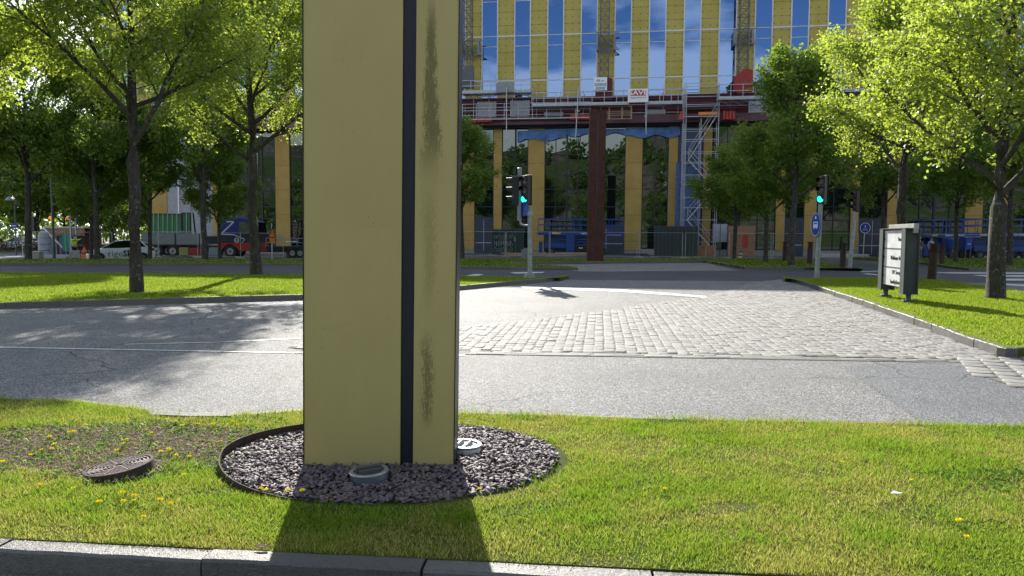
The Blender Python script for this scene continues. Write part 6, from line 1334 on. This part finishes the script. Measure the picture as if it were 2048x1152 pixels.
t = thing('signal_box', 'grey traffic signal seen from behind, showing right of the first black trunk', 'traffic light', (P2(68, 54), 54, zg(-34, 54))); zz = AT(68, 448, 54).z-t.location.z; mb = MB(); mb.tube((-.15, 0, 0), (-.15, 0, zz+.5), .06); mb.build('pole', M['steel_dark'], t); head(t, .1, 0, zz, R(165), False)

# ================================================================== PEOPLE
def skinmesh(name, pts, edges, rad, mat, parent, sub=2, root=0):
    me = bpy.data.meshes.new(name); me.from_pydata(pts, edges, []); o = link(name, me, mat, parent)
    s = o.modifiers.new('skin', 'SKIN'); 
    for i, v in enumerate(me.skin_vertices[0].data): v.radius = (rad[i], rad[i]) if isinstance(rad[i], (int, float)) else rad[i]; v.use_root = (i == root)
    u = o.modifiers.new('sub', 'SUBSURF'); u.levels = sub; u.render_levels = sub; s.use_smooth_shade = True; return o
def person(label, X, Y, z, rz, top, legs, hair, lh=(-.28, -.05, .95), rh=(.28, -.05, .95), step=.12, helmet=None, lean=0.0):
    t = thing('person', label, 'person', (X, Y, z), rz); 
    def arm(s, h):
        sh = Vector((s*.19, lean*.9, 1.42)); hd = Vector(h); el = (sh+hd)/2+Vector((s*.06, .05, -.03)); return sh, el, hd
    P_ = [(0, 0, .95), (0, lean*.4, 1.15), (0, lean*.85, 1.38), (0, lean, 1.50), (0, lean-.01, 1.58), (0, lean-.02, 1.68), (0, lean-.01, 1.75)]
    r = [(.15, .11), (.14, .10), (.17, .10), .055, .068, .088, .06]; E_ = [(i, i+1) for i in range(6)]
    for s, sy in ((-1, -step), (1, step)):
        b = len(P_); P_ += [(s*.09, 0, .88), (s*.095, sy*.55-.02, .50), (s*.10, sy, .10), (s*.10, sy-.06, .04), (s*.105, sy-.19, .03)]; r += [.085, .055, .038, .04, .032]; E_ += [(0, b), (b, b+1), (b+1, b+2), (b+2, b+3), (b+3, b+4)]
    hands = []
    for s, h in ((-1, lh), (1, rh)):
        sh, el, hd = arm(s, h); b = len(P_); P_ += [tuple(sh), tuple(el), tuple(hd)]; r += [.055, .04, .026]; E_ += [(2, b), (b, b+1), (b+1, b+2)]; d = (hd-el).normalized(); pal = hd+d*.05
        P_.append(tuple(pal)); r.append((.036, .022)); E_.append((b+2, b+3)); sd_ = d.cross(Vector((1, 0, 0) if abs(d.x) < .8 else (0, 1, 0))).normalized()
        for k in range(4): f0 = pal+d*.035+sd_*(k-1.5)*.018; f1 = f0+d*(.038+.006*(k in (1, 2)))+Vector((0, -.008, 0)); f2 = f1+d*.02+Vector((0, -.015, -.004)); c0 = len(P_); P_ += [tuple(f0), tuple(f1), tuple(f2)]; r += [.009, .008, .007]; E_ += [(b+3, c0), (c0, c0+1), (c0+1, c0+2)]
        c0 = len(P_); P_ += [tuple(pal-sd_*.035), tuple(pal-sd_*.05+d*.03)]; r += [.010, .008]; E_ += [(b+3, c0), (c0, c0+1)]
    skinmesh('body', P_, E_, r, M['skin'], t)
    for k, nm in ((0, 'jacket'),):
        pts = [P_[0], P_[1], P_[2], (0, lean*.95, 1.44)]; rr = [(.175, .135), (.165, .125), (.195, .12), .075]; ee = [(0, 1), (1, 2), (2, 3)]
        for s, h in ((-1, lh), (1, rh)): sh, el, hd = arm(s, h); b = len(pts); pts += [tuple(sh), tuple(el), tuple(hd-(hd-el)*.1)]; rr += [.07, .055, .042]; ee += [(2, b), (b, b+1), (b+1, b+2)]
        skinmesh(nm, pts, ee, rr, top, t)
    pts = [(0, 0, .96)]; rr = [(.16, .12)]; ee = []
    for s, sy in ((-1, -step), (1, step)): b = len(pts); pts += [(s*.09, 0, .86), (s*.095, sy*.55-.02, .50), (s*.10, sy, .12)]; rr += [.10, .075, .055]; ee += [(0, b), (b, b+1), (b+1, b+2)]
    skinmesh('trousers', pts, ee, rr, legs, t)
    mb = MB(); mb.lathe([(.10, 1.66), (.105, 1.72), (.095, 1.78), (.05, 1.825), (.01, 1.835)], 16, (0, lean+.005, 0)); mb.build('helmet' if helmet else 'hair', helmet or hair, t, smooth=True)
    fc = MB(); fc.prism_xz([(-.012, 1.655), (.012, 1.655), (.006, 1.69), (-.006, 1.69)], lean-.125, lean-.09); fc.build('nose', M['skin'], t)
    mb = MB()
    for s in (-1, 1): mb.lathe([(.001, -.004), (.010, 0), (.001, .004)], 8, (s*.03, lean-.103, 1.70))
    mb.box(-.022, .022, lean-.108, lean-.10, 1.628, 1.634); mb.build('eyes_and_mouth', M['rust_dark'], t)
    for s in (-1, 1): mb = MB(); mb.lathe([(.008, -.03), (.02, 0), (.008, .03)], 8, (s*.092, lean, 1.69)); mb.build('ear', M['skin'], t, smooth=True)
    return t
person('person in a bright yellow jacket and blue helmet reaching out, behind the concrete barrier', P2(149, 55.6), 55.6, zg(-33, 55.6), R(55), M['hivis'], M['navy'], M['black'], lh=(-.22, -.5, 1.45), rh=(.25, -.48, 1.5), helmet=M['blue'], lean=-.08)
person('person in dull grey clothes standing between the direction board and the nearest bollard', P2(1837, 57), 57, zg(30, 57), R(-70), M['cloth_grey'], M['cloth_grey'], M['wood'])
person('person in a pale blue patterned shirt, seen above the nearest bollard', P2(1860, 57.6), 57.6, zg(30, 57), R(20), plain('blue_white_shirt', (.25, .38, .5), .9, var=.5, nscale=18), M['navy'], M['black'])
